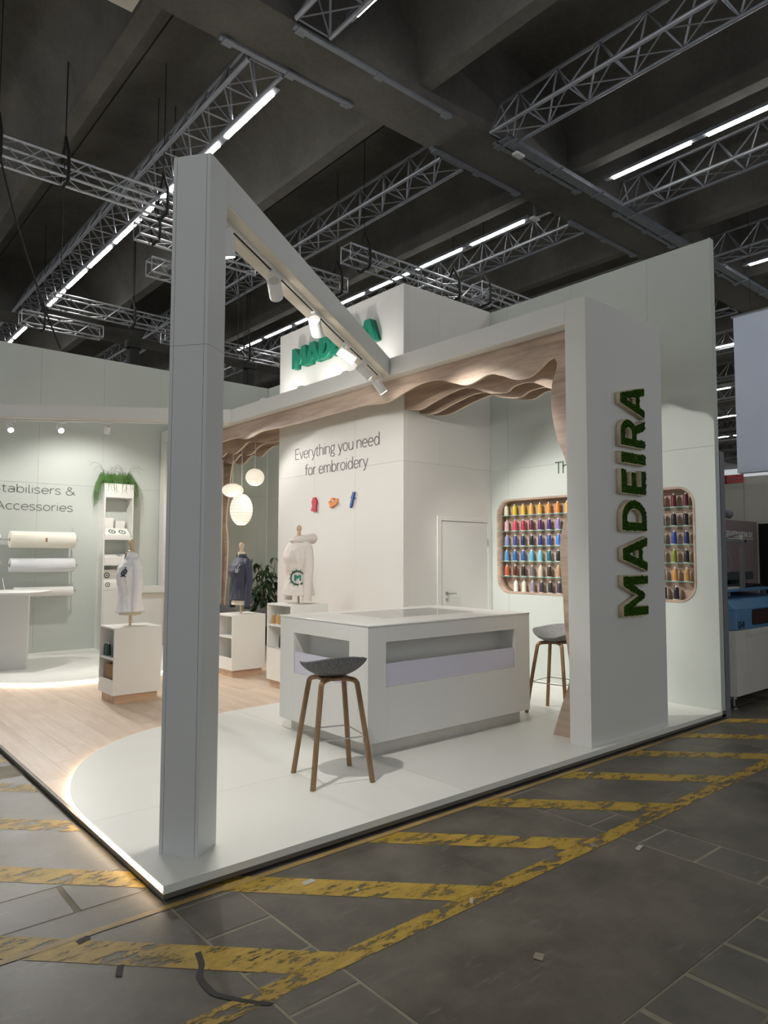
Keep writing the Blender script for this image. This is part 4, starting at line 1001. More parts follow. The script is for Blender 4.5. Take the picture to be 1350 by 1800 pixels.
# ================================================================ PEDESTALS WITH MANNEQUINS
FZ = -0.04                                                     # oak floor level
def pedestal(label, x0, y0, x1, y1, top, shelves, door_z):
    t = thing('display_pedestal', label, 'pedestal', ((x0+x1)/2, (y0+y1)/2, FZ), 0, 'white display pedestals')
    zb = FZ+0.095; T = 0.018
    MB().box(x0+0.03, y0+0.03, FZ, x1-0.03, y1-0.03, zb).build('plinth', 'oak_x', t)
    MB().box(x0, y0, zb, x1, y0+T, top-T).build('side_panel', 'white2', t); MB().box(x0, y1-T, zb, x1, y1, top-T).build('side_panel', 'white2', t)
    MB().box(x1-T, y0+T, zb, x1, y1-T, top-T).build('back_panel', 'white2', t); MB().box(x0, y0, top-T, x1, y1, top).build('top_panel', 'white2', t)
    MB().box(x0, y0+T, zb, x1-T, y1-T, zb+T).build('bottom_panel', 'white2', t)
    for z in shelves: MB().box(x0+0.002, y0+T, z-T, x1-T, y1-T, z).build('shelf', 'white2', t)
    MB().box(x0, y0+T+0.001, zb+T, x0+T, y1-T-0.001, door_z).build('front_panel', 'white2', t)
    MB().box(x0+0.25, y0+T, door_z, x0+0.262, y1-T, top-T).build('divider', 'white2', t)
    return t
def torso_surf(phi, z, k=0.0):
    """mannequin torso: local +x front, z from hip 0 to neck 0.69"""
    S = [(-0.03, 0.118, 0.168, 0.0), (0.0, 0.118, 0.168, 0.0), (0.10, 0.112, 0.158, 0.0), (0.20, 0.100, 0.142, 0.004), (0.32, 0.112, 0.152, 0.012), (0.42, 0.128, 0.165, 0.022), (0.50, 0.112, 0.178, 0.012), (0.555, 0.088, 0.175, 0.0), (0.60, 0.066, 0.125, -0.008), (0.635, 0.052, 0.066, -0.006), (0.69, 0.048, 0.054, 0.002)]
    z = max(S[0][0], min(S[-1][0], z))
    for i in range(len(S)-1):
        if S[i][0] <= z <= S[i+1][0]:
            a, b = S[i], S[i+1]; t = (z-a[0])/(b[0]-a[0]); t = t*t*(3-2*t)
            rx, ry, xo = (a[j]+(b[j]-a[j])*t for j in (1, 2, 3)); break
    return (xo+(rx+k)*math.cos(phi), (ry+k)*math.sin(phi), z)
def wrinkle(p, amp, seed):
    x, y, z = p; a = math.atan2(y, x)
    d = amp*(math.sin(13*a+9*z+seed)+0.7*math.sin(23*z-6*a+seed*2)+0.6*math.sin(31*z+17*a))
    r = math.hypot(x, y)
    return (x*(1+d/r), y*(1+d/r), z)
def decal(strokes, phi0, z0, k, width, mat, name, parent, mirror=1):
    m = MB()
    for st, w in strokes:
        m2 = MB(); ribbon(m2, st, w, 0.0008)
        vs_ = []
        for x, y, d in m2.v:
            p = torso_surf(phi0+mirror*x/0.16, z0+y, k+d); vs_.append(p)
        m.add(vs_, m2.f)
    return m.build(name, mat, parent, world=False)
def mannequin(label, loc, rotz, kind):
    t = thing('mannequin', label, 'mannequin', loc, rotz, 'mannequins on pedestals')
    H = 0.155
    MB().lathe([(0.018, 0.0), (0.018, 0.006), (0.0135, 0.012), (0.0135, H+0.1)], 20).build('pole', 'walnut_c', t, smooth=True, world=False)
    b = MB(); b.grid(lambda u, v: (lambda p: (p[0], p[1], p[2]+H))(torso_surf(2*PI*u, -0.03+0.72*v)), 36, 30, True)
    b.f.append(tuple(range(36))[::-1]); b.f.append(tuple(range(36*30, 36*31)))
    b.build('torso', 'torso', t, smooth=True, world=False)
    MB().lathe([(0.048, 0.688), (0.046, 0.697), (0.022, 0.706), (0.027, 0.728), (0.021, 0.748), (0.030, 0.764), (0.037, 0.788), (0.033, 0.812), (0.016, 0.828), (0.002, 0.832)], 20, (0.002, 0, H)).build('neck_knob', 'walnut_c', t, smooth=True, world=False)
    mat = {'shirt': 'shirt', 'hoodie': 'hoodie', 'jacket': 'navy'}[kind]
    zb, zt, k0, amp = {'shirt': (0.0, 0.63, 0.016, 0.0045), 'hoodie': (-0.05, 0.615, 0.042, 0.005), 'jacket': (0.035, 0.645, 0.016, 0.0025)}[kind]
    def gar(u, v):
        phi = 2*PI*u; z = zb+(zt-zb)*v; flare = 0.02*max(0, (0.12-z)/0.12)
        zz = z
        if kind == 'shirt' and v == 0: zz = z+0.03*abs(math.sin(phi))-0.012
        p = wrinkle(torso_surf(phi, max(z, -0.03), k0+flare), amp*(1 if 0.05 < v < 0.9 else 0.3), len(kind))
        return (p[0], p[1], zz+H)
    g = MB(); g.grid(gar, 60, 40, True)
    body = g.build('garment_body', mat, t, smooth=True, world=False)
    so = body.modifiers.new('thick', 'SOLIDIFY'); so.thickness = 0.006; so.offset = -1
    slen = {'shirt': 0.02, 'hoodie': -0.09, 'jacket': -0.05}[kind]; r0 = {'shirt': 0.066, 'hoodie': 0.082, 'jacket': 0.062}[kind]
    for sy in (-1, 1):
        pts = smooth_path([(0.0, sy*0.120, 0.575+H), (0.0, sy*0.168, 0.54+H), (-0.002, sy*0.200, 0.44+H), (-0.002, sy*0.215, 0.30+H), (0.012, sy*0.216, 0.16+H), (0.02, sy*0.212, slen+H)], 6)
        n = len(pts); rs = [r0*(0.72+0.28*min(1, i/6))*(1-0.30*max(0, i-6)/n)*(1+0.03*math.sin(i*1.9+sy)) for i in range(n)]
        sl = MB().tube(pts, rs, 16, True, 0.86).build('sleeve', mat, t, smooth=True, world=False)
        if kind == 'jacket' or kind == 'hoodie':
            e = Vector(pts[-1])
            MB().tube([e+Vector((0, 0, 0.004)), e-Vector((-0.002, 0, 0.03))], rs[-1]*0.9, 14).build('cuff', mat if kind == 'hoodie' else 'black', sl, world=False, smooth=True)
    if kind in ('shirt', 'jacket'):
        cl = MB()
        def col(u, v):
            phi = R(20)+R(320)*u; rr = 0.062+0.012*v if kind == 'jacket' else 0.060+0.026*v
            z = 0.628+0.055*(1-v) if kind == 'shirt' else 0.625+0.045*(1-v)
            if kind == 'shirt' and v > 0.9: z -= 0.03*(abs(u-0.5)*2)**6
            return (rr*math.cos(phi)*0.95, rr*math.sin(phi)*1.1, z+H)
        cl.grid(col, 30, 4)
        c_ = cl.build('collar', mat, t, smooth=True, world=False); so = c_.modifiers.new('thick', 'SOLIDIFY'); so.thickness = 0.004
        m = MB(); ribbon(m, [(0, 0.02), (0, 0.3), (0, 0.58)], 0.014 if kind == 'shirt' else 0.006, 0.002)
        m2 = MB(); m2.add([(lambda p: (p[0], p[1], p[2]+H))(torso_surf(x/0.15, y, k0+0.006+d)) for x, y, d in [(v[0], v[1]*(1 if kind == 'shirt' else 1), v[2]) for v in m.v]], m.f)
        m2.build('placket' if kind == 'shirt' else 'zip', mat if kind == 'shirt' else 'black', t, world=False)
    else:
        hd = MB()
        def hood(u, v):
            a = 2*PI*u; b_ = 2*PI*v
            back = (1-math.cos(a))*0.5; rr = 0.042+0.040*back
            R0 = 0.080+0.018*back
            return ((R0+rr*math.cos(b_))*math.cos(a)-0.075*back*1.0, (R0*1.02+rr*math.cos(b_))*math.sin(a), 0.635+H+rr*0.85*math.sin(b_)+0.03*back+0.006*math.sin(5*a+2*b_))
        hd.grid(hood, 36, 14, True)
        hd.build('hood', mat, t, smooth=True, world=False)
        for sy in (-1, 1):
            MB().tube(smooth_path([(0.085, sy*0.03, 0.60+H), (0.128, sy*0.035, 0.55+H), (0.152, sy*0.035, 0.47+H), (0.162, sy*0.036, 0.40+H)], 4), 0.004, 6).build('drawstring', mat, t, smooth=True, world=False)
    # embroidered emblems, on the wearer's left half of the chest or belly
    if kind == 'shirt':
        st = [([(0.026*math.cos(a*PI/10), 0.030*math.sin(a*PI/10)) for a in range(21)], 0.016), ([(-0.012, 0.0), (0.012, 0.0)], 0.024), ([(-0.03, -0.048), (-0.01, -0.040), (0.012, -0.040), (0.035, -0.05)], 0.010), ([(-0.005, 0.042), (0.004, 0.058)], 0.018)]
        decal(st, R(40), 0.455, k0+0.010, 0, 'navyink', 'emblem', t).location.z = H
    elif kind == 'hoodie':
        st = [([(0.082*math.cos(a*PI/18), 0.082*math.sin(a*PI/18)) for a in range(37)], 0.018)]
        decal(st, R(46), 0.17, k0+0.012, 0, 'inkgreen', 'emblem_ring', t).location.z = H
        st = [([(-0.028, -0.036), (-0.028, 0.036)], 0.022), ([(0.030, -0.036), (0.030, 0.036)], 0.022), ([(-0.022, 0.034), (0.0, 0.0), (0.022, 0.034)], 0.020)]
        decal(st, R(46), 0.17, k0+0.012, 0, 'tealgreen', 'emblem_letter', t).location.z = H
        st = [([(0.103*math.cos(a*PI/18), 0.103*math.sin(a*PI/18)) for a in range(a0, a0+2)], 0.010) for a0 in range(0, 36, 3)]
        decal(st, R(46), 0.17, k0+0.012, 0, 'tealgreen', 'emblem_letters', t).location.z = H
    else:
        st = [([(0.0, -0.02), (0.006, 0.03)], 0.006), ([(0.004, 0.03), (0.018, 0.05), (0.006, 0.055)], 0.005), ([(-0.03, -0.005), (-0.015, -0.025), (0.02, -0.025), (0.032, -0.004)], 0.006), ([(-0.03, -0.04), (0.03, -0.04)], 0.006), ([(-0.02, -0.052), (0.024, -0.052)], 0.005)]
        decal(st, R(38), 0.47, k0+0.008, 0, 'paper', 'emblem', t).location.z = H
    return t
pedestal('white pedestal with green thread cones and a carton, left of the front column', 1.325, 4.49, 1.865, 4.96, 0.79, [0.452], 0.215)
pedestal('white pedestal with two empty compartments under the navy jacket', 3.13, 5.17, 3.635, 5.67, 0.79, [0.50], 0.22)
pedestal('taller white pedestal with gold thread cones behind the counter', 3.2, 3.85, 3.75, 4.4, 0.995, [0.735, 0.45], 0.45)
mannequin('mannequin in a white shirt with a navy crest on the left pedestal', (1.585, 4.73, 0.79), PI, 'shirt')
mannequin('mannequin in a navy zip jacket on the middle pedestal', (3.39, 5.42, 0.79), PI, 'jacket')
mannequin('mannequin in a cream hoodie with a green round emblem beside the tower', (3.49, 4.13, 0.995), PI, 'hoodie')
for k, (x, y) in enumerate(((1.36, 4.86), (1.36, 4.79), (1.40, 4.70), (1.37, 4.62), (1.43, 4.55))):
    thread_cone((x+0.01, y, 0.4525), (16, 66, 52), 'dark green thread cone, %s from the left in the left pedestal' % ORD[k], 'green thread cones in the left pedestal', 1.0)
bx_ = thing('carton', 'brown carton on the lower shelf of the left pedestal', 'carton', (1.46, 4.72, 0.1551-0.002), 0)
bx_.location.z = 0.075
MB().box(1.36, 4.58, 0.075, 1.56, 4.86, 0.375).build('box', 'carton', bx_)
MB().box(1.358, 4.578, 0.345, 1.359, 4.862, 0.378).build('flap', 'carton', bx_)
for k, (x, y, c) in enumerate(((3.25, 4.33, (196, 150, 84)), (3.27, 4.25, (206, 164, 100)), (3.25, 4.17, (190, 146, 80)))):
    thread_cone((x, y, 0.7355), c, 'gold thread cone, %s from the left in the tall pedestal' % ORD[k], 'gold thread cones in the tall pedestal', 0.85)
thread_cone((3.26, 4.15, 0.4505), (18, 18, 22), 'black thread cone on the lower shelf of the tall pedestal', 'black cones in the tall pedestal', 1.2)

# ================================================================ LANTERNS
def lantern(label, loc, rx, rz, top_cut=0.35):
    t = thing('paper_lantern', label, 'pendant lamp', loc, 0, 'paper lanterns')
    n = 24; prof = []
    for i in range(n+1):
        a = -PI/2+0.32+(PI-0.64)*i/n
        prof.append((rx*math.cos(a), rz*math.sin(a)/math.sin(PI/2-0.32)))
    p2 = []
    for i in range(n):
        p2.append(prof[i]); a, b = prof[i], prof[i+1]; p2.append(((a[0]+b[0])/2*0.985, (a[1]+b[1])/2))
    p2.append(prof[-1])
    MB().lathe(p2, 32, cap=False).build('shade', 'lantern', t, world=False)
    rb_ = MB()
    for q_ in prof[2:-2:2]: rb_.tube([(q_[0]*1.002*math.cos(2*PI*k/24), q_[0]*1.002*math.sin(2*PI*k/24), q_[1]) for k in range(25)], 0.0022, 4, False)
    rb_.build('bamboo_ribs', 'rib', t, world=False, kind='stuff')
    for s in (prof[0], prof[-1]): MB().tube([(s[0]*math.cos(2*PI*k/24), s[0]*math.sin(2*PI*k/24), s[1]) for k in range(25)], 0.003, 5, False).build('rim_ring', 'rib', t, world=False)
    for k in (0, 1): 
        x = 0.35*rx*(-1 if k else 1); MB().tube([(x, -0.1*rx, -rz*0.4), (x*0.9, -0.1*rx, rz*0.3)], 0.0025, 5).build('inner_wire', 'ink', t, world=False)
    MB().tube([(0, 0, rz*0.8), (0.003, 0.002, rz+0.3), (0, 0, 3.759-loc[2])], 0.005, 6).build('cord', 'lampwhite', t, world=False)
    l = bpy.data.lights.new('lantern_glow', 'POINT'); l.energy = 2.5; l.color = (1, 0.85, 0.65); l.shadow_soft_size = 0.1
    lo = bpy.data.objects.new('lantern_glow', l); C.objects.link(lo); lo.parent = t; lo.location = (0, 0, -rz-0.08)
    return t
lantern('flat oval paper lantern, leftmost of the three hanging lanterns', (4.52, 7.82, 2.743), 0.19, 0.115)
lantern('large egg shaped paper lantern hanging lowest under the oak fins', (4.52, 7.50, 2.385), 0.198, 0.265)
lantern('round paper lantern hanging nearest to the white tower', (4.52, 7.05, 2.912), 0.158, 0.138)

# ================================================================ BACK LEFT CORNER: SHELF UNIT, LEDGE, ROLLS, DESK
sx0, sx1, sy0, sy1, sT = 2.625, 3.125, 8.79, 9.115, 2.82
su = thing('shelf_unit', 'tall narrow white shelf unit with a planter top against the back wall', 'shelf unit', ((sx0+sx1)/2, (sy0+sy1)/2, 0))
T_ = 0.022
MB().box(sx0, sy0, 0, sx0+T_, sy1, sT-0.24).build('side_panel', 'white', su); MB().box(sx1-T_, sy0, 0, sx1, sy1, sT-0.24).build('side_panel', 'white', su)
MB().box(sx0+T_, sy1-0.012, 0, sx1-T_, sy1, sT-0.24).build('back_panel', 'sage', su)
pm = MB(); pm.box(sx0, sy0, sT-0.24, sx1, sy0+0.02, sT); pm.box(sx0, sy1-0.02, sT-0.24, sx1, sy1, sT); pm.box(sx0, sy0+0.02, sT-0.24, sx0+0.02, sy1-0.02, sT); pm.box(sx1-0.02, sy0+0.02, sT-0.24, sx1, sy1-0.02, sT); pm.box(sx0+0.02, sy0+0.02, sT-0.24, sx1-0.02, sy1-0.02, sT-0.0605)
pm.build('planter', 'white', su)
for z in (1.90, 1.46, 1.04): MB().box(sx0+T_, sy0+0.004, z-0.045, sx1-T_, sy1-0.012, z).build('shelf', 'white', su)
MB().box(sx0+T_+0.002, sy0, 0.05, sx1-T_-0.002, sy0+0.018, 0.99).build('cupboard_door', 'white', su)
def logo_box(label, x0, x1, y0, y1, z0, h, tilt, logos):
    t = thing('product_box', label, 'box', ((x0+x1)/2, (y0+y1)/2, z0), 0, 'white product boxes')
    m = MB(); m.add([(x0, y0, z0), (x1, y0, z0), (x1, y1, z0), (x0, y1, z0), (x0, y0, z0+h*tilt), (x1, y0, z0+h*tilt), (x1, y1, z0+h), (x0, y1, z0+h)], [(0, 3, 2, 1), (4, 5, 6, 7), (0, 1, 5, 4), (1, 2, 6, 5), (2, 3, 7, 6), (3, 0, 4, 7)])
    m.build('box', 'paper', t)
    for lx, ly, lr, where in logos:
        m = MB(); r_ = MB(); ribbon(r_, [(lr*math.cos(a*PI/10), lr*math.sin(a*PI/10)) for a in range(21)], lr*0.35, 0.0006)
        ribbon(r_, [(-lr*0.3, 0), (lr*0.3, 0)], lr*0.6, 0.0006)
        vs_ = []
        for x, y, d in r_.v:
            if where == 'front': vs_.append((lx+x, y0-0.0008-d, ly+y))
            else:
                f = (ly+y-y0)/(y1-y0); vs_.append((lx+x, ly+y, z0+h*tilt+(h-h*tilt)*f+0.0012+d))
        m.add(vs_, r_.f); m.build('logo', 'inkgreen', t)
    return t
logo_box('white box leaning at the back of the upper shelf', 2.66, 2.86, 9.0, 9.09, 1.9002, 0.34, 1.0, [])
logo_box('pale translucent jar box at the right of the upper shelf', 2.90, 3.06, 9.0, 9.09, 1.9002, 0.30, 0.97, [])
logo_box('white display box with two round logos on the upper shelf', 2.655, 3.09, 8.80, 8.99, 1.9002, 0.16, 0.25, [(2.80, 8.89, 0.05, 'top'), (2.97, 8.88, 0.05, 'top')])
logo_box('white flat box on the middle shelf behind the white shirt', 2.655, 3.09, 8.80, 9.05, 1.4602, 0.16, 0.55, [(2.95, 8.92, 0.04, 'top')])
logo_box('white box with a round logo standing on the lowest open shelf', 2.655, 2.90, 8.93, 9.08, 1.0402, 0.30, 1.0, [(2.745, 1.245, 0.042, 'front')])
logo_box('white flat box with an oval logo lying on the lowest open shelf', 2.655, 3.0, 8.80, 8.92, 1.0402, 0.14, 0.6, [(2.72, 1.09, 0.035, 'front')])
def trailing_plant(label, loc, seed, spread, n, side=1):
    t = thing('trailing_plant', label, 'plant', loc, 0, 'trailing plants on the shelf unit')
    MB().lathe([(0.055, 0.0), (0.072, 0.0), (0.085, 0.12), (0.078, 0.12), (0.07, 0.10), (0.002, 0.10)], 20).build('pot', 'pot', t, smooth=True, world=False)
    rnd = random.Random(seed); m = MB()
    for i in range(n):
        a = rnd.uniform(0, 2*PI); r = rnd.uniform(0.3, 1.0); x0, y0 = 0.05*math.cos(a), 0.05*math.sin(a)
        R_ = spread*(0.35+0.65*r); up = rnd.uniform(0.0, 0.17)*(1.3-r*0.75); down = rnd.uniform(-0.02, 0.22)*r+(rnd.uniform(0.05, 0.30) if math.cos(a)*side > 0.55 and r > 0.5 else 0)
        yy_ = min(0.12, R_*math.sin(a)*0.8)
        p = [(x0, y0, 0.10), (x0+0.45*(R_*math.cos(a)-x0), y0+0.45*(yy_-y0), 0.12+up), (R_*0.9*math.cos(a), yy_*0.9, 0.12+up*0.4-down*0.3), (R_*math.cos(a)*1.03, yy_, 0.10-down)]
        p = smooth_path(p, 3)
        m.tube(p, [0.0028]*(len(p)-1)+[0.0012], 3)
        for q in p[3::2]:
            b_ = rnd.uniform(0, 6.28); L = rnd.uniform(0.02, 0.06)
            m.tube([q, (q[0]+L*math.cos(b_)*0.7, min(0.13, q[1]+L*math.sin(b_)*0.6), q[2]+rnd.uniform(-0.04, 0.012))], 0.0022, 3)
    m.build('stems', 'leaf', t, world=False, kind='stuff')
    w = MB()
    for i in range(9):
        a = rnd.uniform(-2.6, 0.4)+(PI if i % 2 else 0); L = rnd.uniform(0.18, 0.34)
        p = smooth_path([(0.02*math.cos(a), 0, 0.12), (0.35*L*math.cos(a), 0.02, 0.12+0.7*L), (0.8*L*math.cos(a), rnd.uniform(-.05, .05), 0.12+0.9*L), (1.1*L*math.cos(a), rnd.uniform(-.05, .05), 0.12+rnd.uniform(0.5, 0.9)*L)], 4)
        w.tube(p, 0.0016, 3)
    w.build('wispy_shoots', 'stem', t, world=False, kind='stuff')
    return t
trailing_plant('bushy trailing green plant at the left on top of the shelf unit', (2.72, 8.94, sT-0.06), 3, 0.24, 210, -1)
trailing_plant('bushy trailing green plant at the right on top of the shelf unit', (3.02, 8.94, sT-0.06), 11, 0.24, 210, 1)
lg = thing('wall_ledge', 'low white cabinet with a thick ledge between shelf unit and portal leg', 'cabinet', (3.42, 8.9, 0))
MB().box(3.13, 8.72, 0.94, 3.715, 9.115, 1.045).build('ledge', 'white', lg)
MB().box(3.14, 8.78, 0.0, 3.70, 9.10, 0.938).build('body', 'cream', lg)
MB().box(3.16, 8.772, 0.06, 3.66, 8.779, 0.84).build('door_panel', 'white', lg)
def wall_roll(label, x0, x1, z, r, mat, core=True):
    y = 9.115-0.05-r-0.06
    t = thing('fleece_roll', label, 'roll', ((x0+x1)/2, y, z-r), 0, 'fleece rolls on wall rods')
    ro = MB(); ro.tube([(x0, y, z), (x0+0.004, y, z), (x1-0.004, y, z), (x1, y, z)], [r*0.97, r, r, r*0.97], 40); ro.build('roll', mat, t, smooth=True)
    MB().tube([(x0-0.2, y, z), (x1+0.06, y, z)], 0.011, 12).build('rod', 'steel', t, smooth=True)
    MB().tube([(x0-0.002, y, z), (x0-0.0005, y, z)], 0.035, 16).build('core_ring', 'carton', t)
    for x in (x0-0.12, x1+0.035):
        MB().tube([(x, 9.118, z+0.02), (x, y-0.015, z+0.015)], 0.008, 8).build('bracket_arm', 'steel', t)
        MB().tube([(x, 9.116, z+0.22), (x, y, z+0.015)], 0.003, 6).build('stay_wire', 'steel', t)
        MB().lathe([(0.018, -0.012), (0.018, 0.012)], 12, (x, y, z)).build('collar', 'steel', t)
    return t
r1 = wall_roll('thick cream fleece roll with a small label, top of the three on the wall', 1.21, 2.175, 1.836, 0.132, 'paper_warm')
MB().box(1.70, 9.115-0.05-0.06-2*0.132-0.002, 1.80, 1.73, 9.115-0.05-0.06-2*0.132-0.0005, 1.865).build('paper_label', 'carton', r1)
wall_roll('white fleece roll, middle of the three on the wall', 1.225, 2.185, 1.428, 0.11, 'paper_cool')
wall_roll('thin white fleece roll, lowest of the three on the wall', 1.30, 2.19, 1.0, 0.076, 'paper')
dk = thing('consultation_desk', 'white desk with a rounded top at the left edge', 'desk', (0.6, 8.0, 0))
top = smooth_path([(1.165, 7.48), (1.45, 7.72), (1.62, 8.0), (1.60, 8.35), (1.35, 8.60), (0.9, 8.66), (0.3, 8.6), (-0.3, 8.55), (-0.42, 8.3), (-0.1, 8.1), (0.5, 7.82)], 4)[:-1]
MB().prism(top, 'Z', 1.025, 1.06).build('desk_top', 'white', dk, bevel=0.003)
dd = Vector((0.284, -0.16, 0)).normalized(); dn = Vector((-dd.y, dd.x, 0)); c0 = Vector((1.136, 7.383, 0))
pl = [c0-dd*1.3, c0, c0+dn*0.05, c0+dn*0.05-dd*1.3]
MB().prism([(p.x, p.y) for p in [p+dn*0.06 for p in pl]], 'Z', 0.0, 1.024).build('desk_body', 'white2', dk)

# ================================================================ LOUNGE: CHAIRS, PLANT
def lounge_chair(label, loc, rotz):
    t = thing('lounge_chair', label, 'chair', loc, rotz, 'grey lounge chairs')
    def sh(off):
        def fn(u, v):
            a = R(-125)+R(250)*u; hgt = 0.42+0.36*math.cos(a*0.62)*v
            r = 0.27+0.07*v-off
            return (-r*math.cos(a), r*math.sin(a), hgt)
        return fn
    m = MB(); m.grid(sh(0), 26, 8); n = len(m.v); m.grid(sh(0.035), 26, 8)
    for i in range(26): m.f.append((8*27+i, 8*27+i+1, n+8*27+i+1, n+8*27+i)); m.f.append((i, i+1, n+i+1, n+i))
    for j in range(8): m.f.append((j*27, j*27+27, n+j*27+27, n+j*27)); m.f.append((j*27+26, j*27+53, n+j*27+53, n+j*27+26))
    m.build('back_shell', 'felt', t, smooth=True, world=False)
    MB().lathe([(0.02, 0.40), (0.25, 0.40), (0.27, 0.43), (0.25, 0.46), (0.02, 0.47)], 28).build('seat', 'felt', t, smooth=True, world=False)
    for sx in (-1, 1):
        for sy in (-1, 1): MB().tube([(sx*0.24, sy*0.24, 0.0), (sx*0.15, sy*0.15, 0.40)], [0.011, 0.016], 8).build('leg', 'walnut_c', t, smooth=True, world=False)
    return t
lounge_chair('grey felt lounge chair behind the navy jacket, nearest the oak post', (4.62, 8.22, FZ), R(-60))
lounge_chair('grey felt lounge chair in front of the leafy plant', (4.98, 7.55, FZ), R(110))
pt = thing('potted_tree', 'leafy potted plant with dark green fingered leaves in the lounge corner', 'plant', (5.33, 8.05, FZ))
MB().lathe([(0.12, 0.0), (0.16, 0.0), (0.19, 0.34), (0.175, 0.34), (0.165, 0.30), (0.002, 0.30)], 24).build('pot', 'pot', pt, smooth=True, world=False)
MB().lathe([(0.002, 0.302), (0.163, 0.302)], 20, cap=False).build('soil', 'stem', pt, world=False)
rnd = random.Random(5)
lm = MB()
N_ = 7
prof = [0.0, 0.55, 0.95, 1.0, 0.8, 0.45, 0.0]
for i in range(N_):
    t_ = i/(N_-1); w = 0.026*prof[i]; z = -0.10*t_*t_-0.0
    lm.v += [(0.17*t_, -w, z+0.004*abs(prof[i])), (0.17*t_, 0, z-0.004), (0.17*t_, w, z+0.004*abs(prof[i]))]
for i in range(N_-1):
    for k in range(2): lm.f.append((3*i+k, 3*i+k+1, 3*i+4+k, 3*i+3+k))
leaf_me = None
for s in range(9):
    a = rnd.uniform(0, 2*PI); lean = rnd.uniform(0.06, 0.3); hgt = rnd.uniform(0.9, 1.65)
    path = smooth_path([(0.05*math.cos(a), 0.05*math.sin(a), 0.3), (0.4*lean*math.cos(a), 0.4*lean*math.sin(a), 0.3+0.5*(hgt-0.3)), (lean*math.cos(a), lean*math.sin(a), hgt)], 6)
    MB().tube(path, [0.012-0.008*i/len(path) for i in range(len(path))], 6).build('stem', 'stem', pt, smooth=True, world=False)
    for q in path[4:]:
        b0 = rnd.uniform(0, 6.28)
        L = rnd.uniform(0.05, 0.16); hub = Vector(q)+Vector((L*math.cos(b0), L*math.sin(b0), rnd.uniform(0.0, 0.08)))
        for f_ in range(3):
            yaw = b0+(f_-1)*0.75+rnd.uniform(-.2, .2)
            if leaf_me is None:
                o = lm.build('leaf', 'leaf2', pt, smooth=True, world=False); leaf_me = o.data
            else:
                o = bpy.data.objects.new('leaf', leaf_me); C.objects.link(o); o.parent = pt
            o.location = hub; o.rotation_euler = (rnd.uniform(-.4, .4), rnd.uniform(-0.1, 0.75), yaw); sc = rnd.uniform(0.75, 1.2); o.scale = (sc, sc, sc)

# ================================================================ NEIGHBOURING STAND
np_ = tag(MB().box(6.095, 0.0, HZ, 6.2, 0.07, 2.72).build('partition_post', 'neighpost'), 'grey end of the neighbouring stand wall beside the sage wall', 'post')
nw = thing('partition_wall', 'grey beige board wall of the neighbouring stand', 'partition', (9.05, 0, HZ))
for y0, y1 in ((-2.6, -1.3), (-1.3, 0.0), (0.0, 0.96), (0.96, 2.3)): MB().box(9.0, y0+0.003, HZ, 9.06, y1-0.003, 2.745).build('board', 'neigh', nw)
rs = thing('stand_number_sign', 'red stand number sign on the neighbouring wall', 'sign', (8.99, 1.1, 2.67))
MB().box(8.985, 0.955, 2.665, 8.999, 1.19, 2.785).build('sign_plate', 'red', rs); MB().box(8.975, 1.19, 2.66, 8.999, 1.29, 2.785).build('dark_end', 'redd', rs)
lettering('', '', '8.0 G27', (8.9845, 1.175, 2.70), (0, -1, 0), (0, 0, 1), 0.18, 0.045, 'mauve', 0.1, parent=rs, depth=0.001)
nl_ = thing('wall_lamp', 'small grey lamp fixed high on the neighbouring stand', 'lamp', (6.9, 0.35, 2.1))
MB().tube([(6.84, 0.33, 2.13), (7.0, 0.30, 2.09)], [0.035, 0.05], 10).build('head', 'neighpost', nl_); MB().tube([(6.84, 0.33, 2.13), (6.21, 0.05, 2.15)], 0.008, 6).build('arm', 'neighpost', nl_)
mp = thing('mauve_panel', 'mauve brown panel with company lettering behind the machine', 'panel', (8.1, 0.78, HZ))
MB().box(7.2, 0.77, HZ, 8.93, 0.80, 2.085).build('panel', 'mauve', mp)
lettering('', '', 'TIGER INTERNATIONAL B.V.', (7.87, 0.7695, 1.865), (1, 0, 0), (0, 0, 1), 0.92, 0.068, 'paper', 0.10, parent=mp, depth=0.002)
MB().box(7.87, 0.767, 1.835, 8.80, 0.7695, 1.844).build('underline', 'paper', mp)
bc = MB()
ycs = [0.76-0.05*i for i in range(50)]
pts = [(8.96+0.012*math.sin(i*2.1), y) for i, y in enumerate(ycs)]
bc.prism(pts+[(8.99, ycs[-1]), (8.99, ycs[0])], 'Z', HZ, 2.06); tag(bc.build('black_curtain', 'blackcloth'), 'black curtain hanging right of the mauve panel', 'curtain')
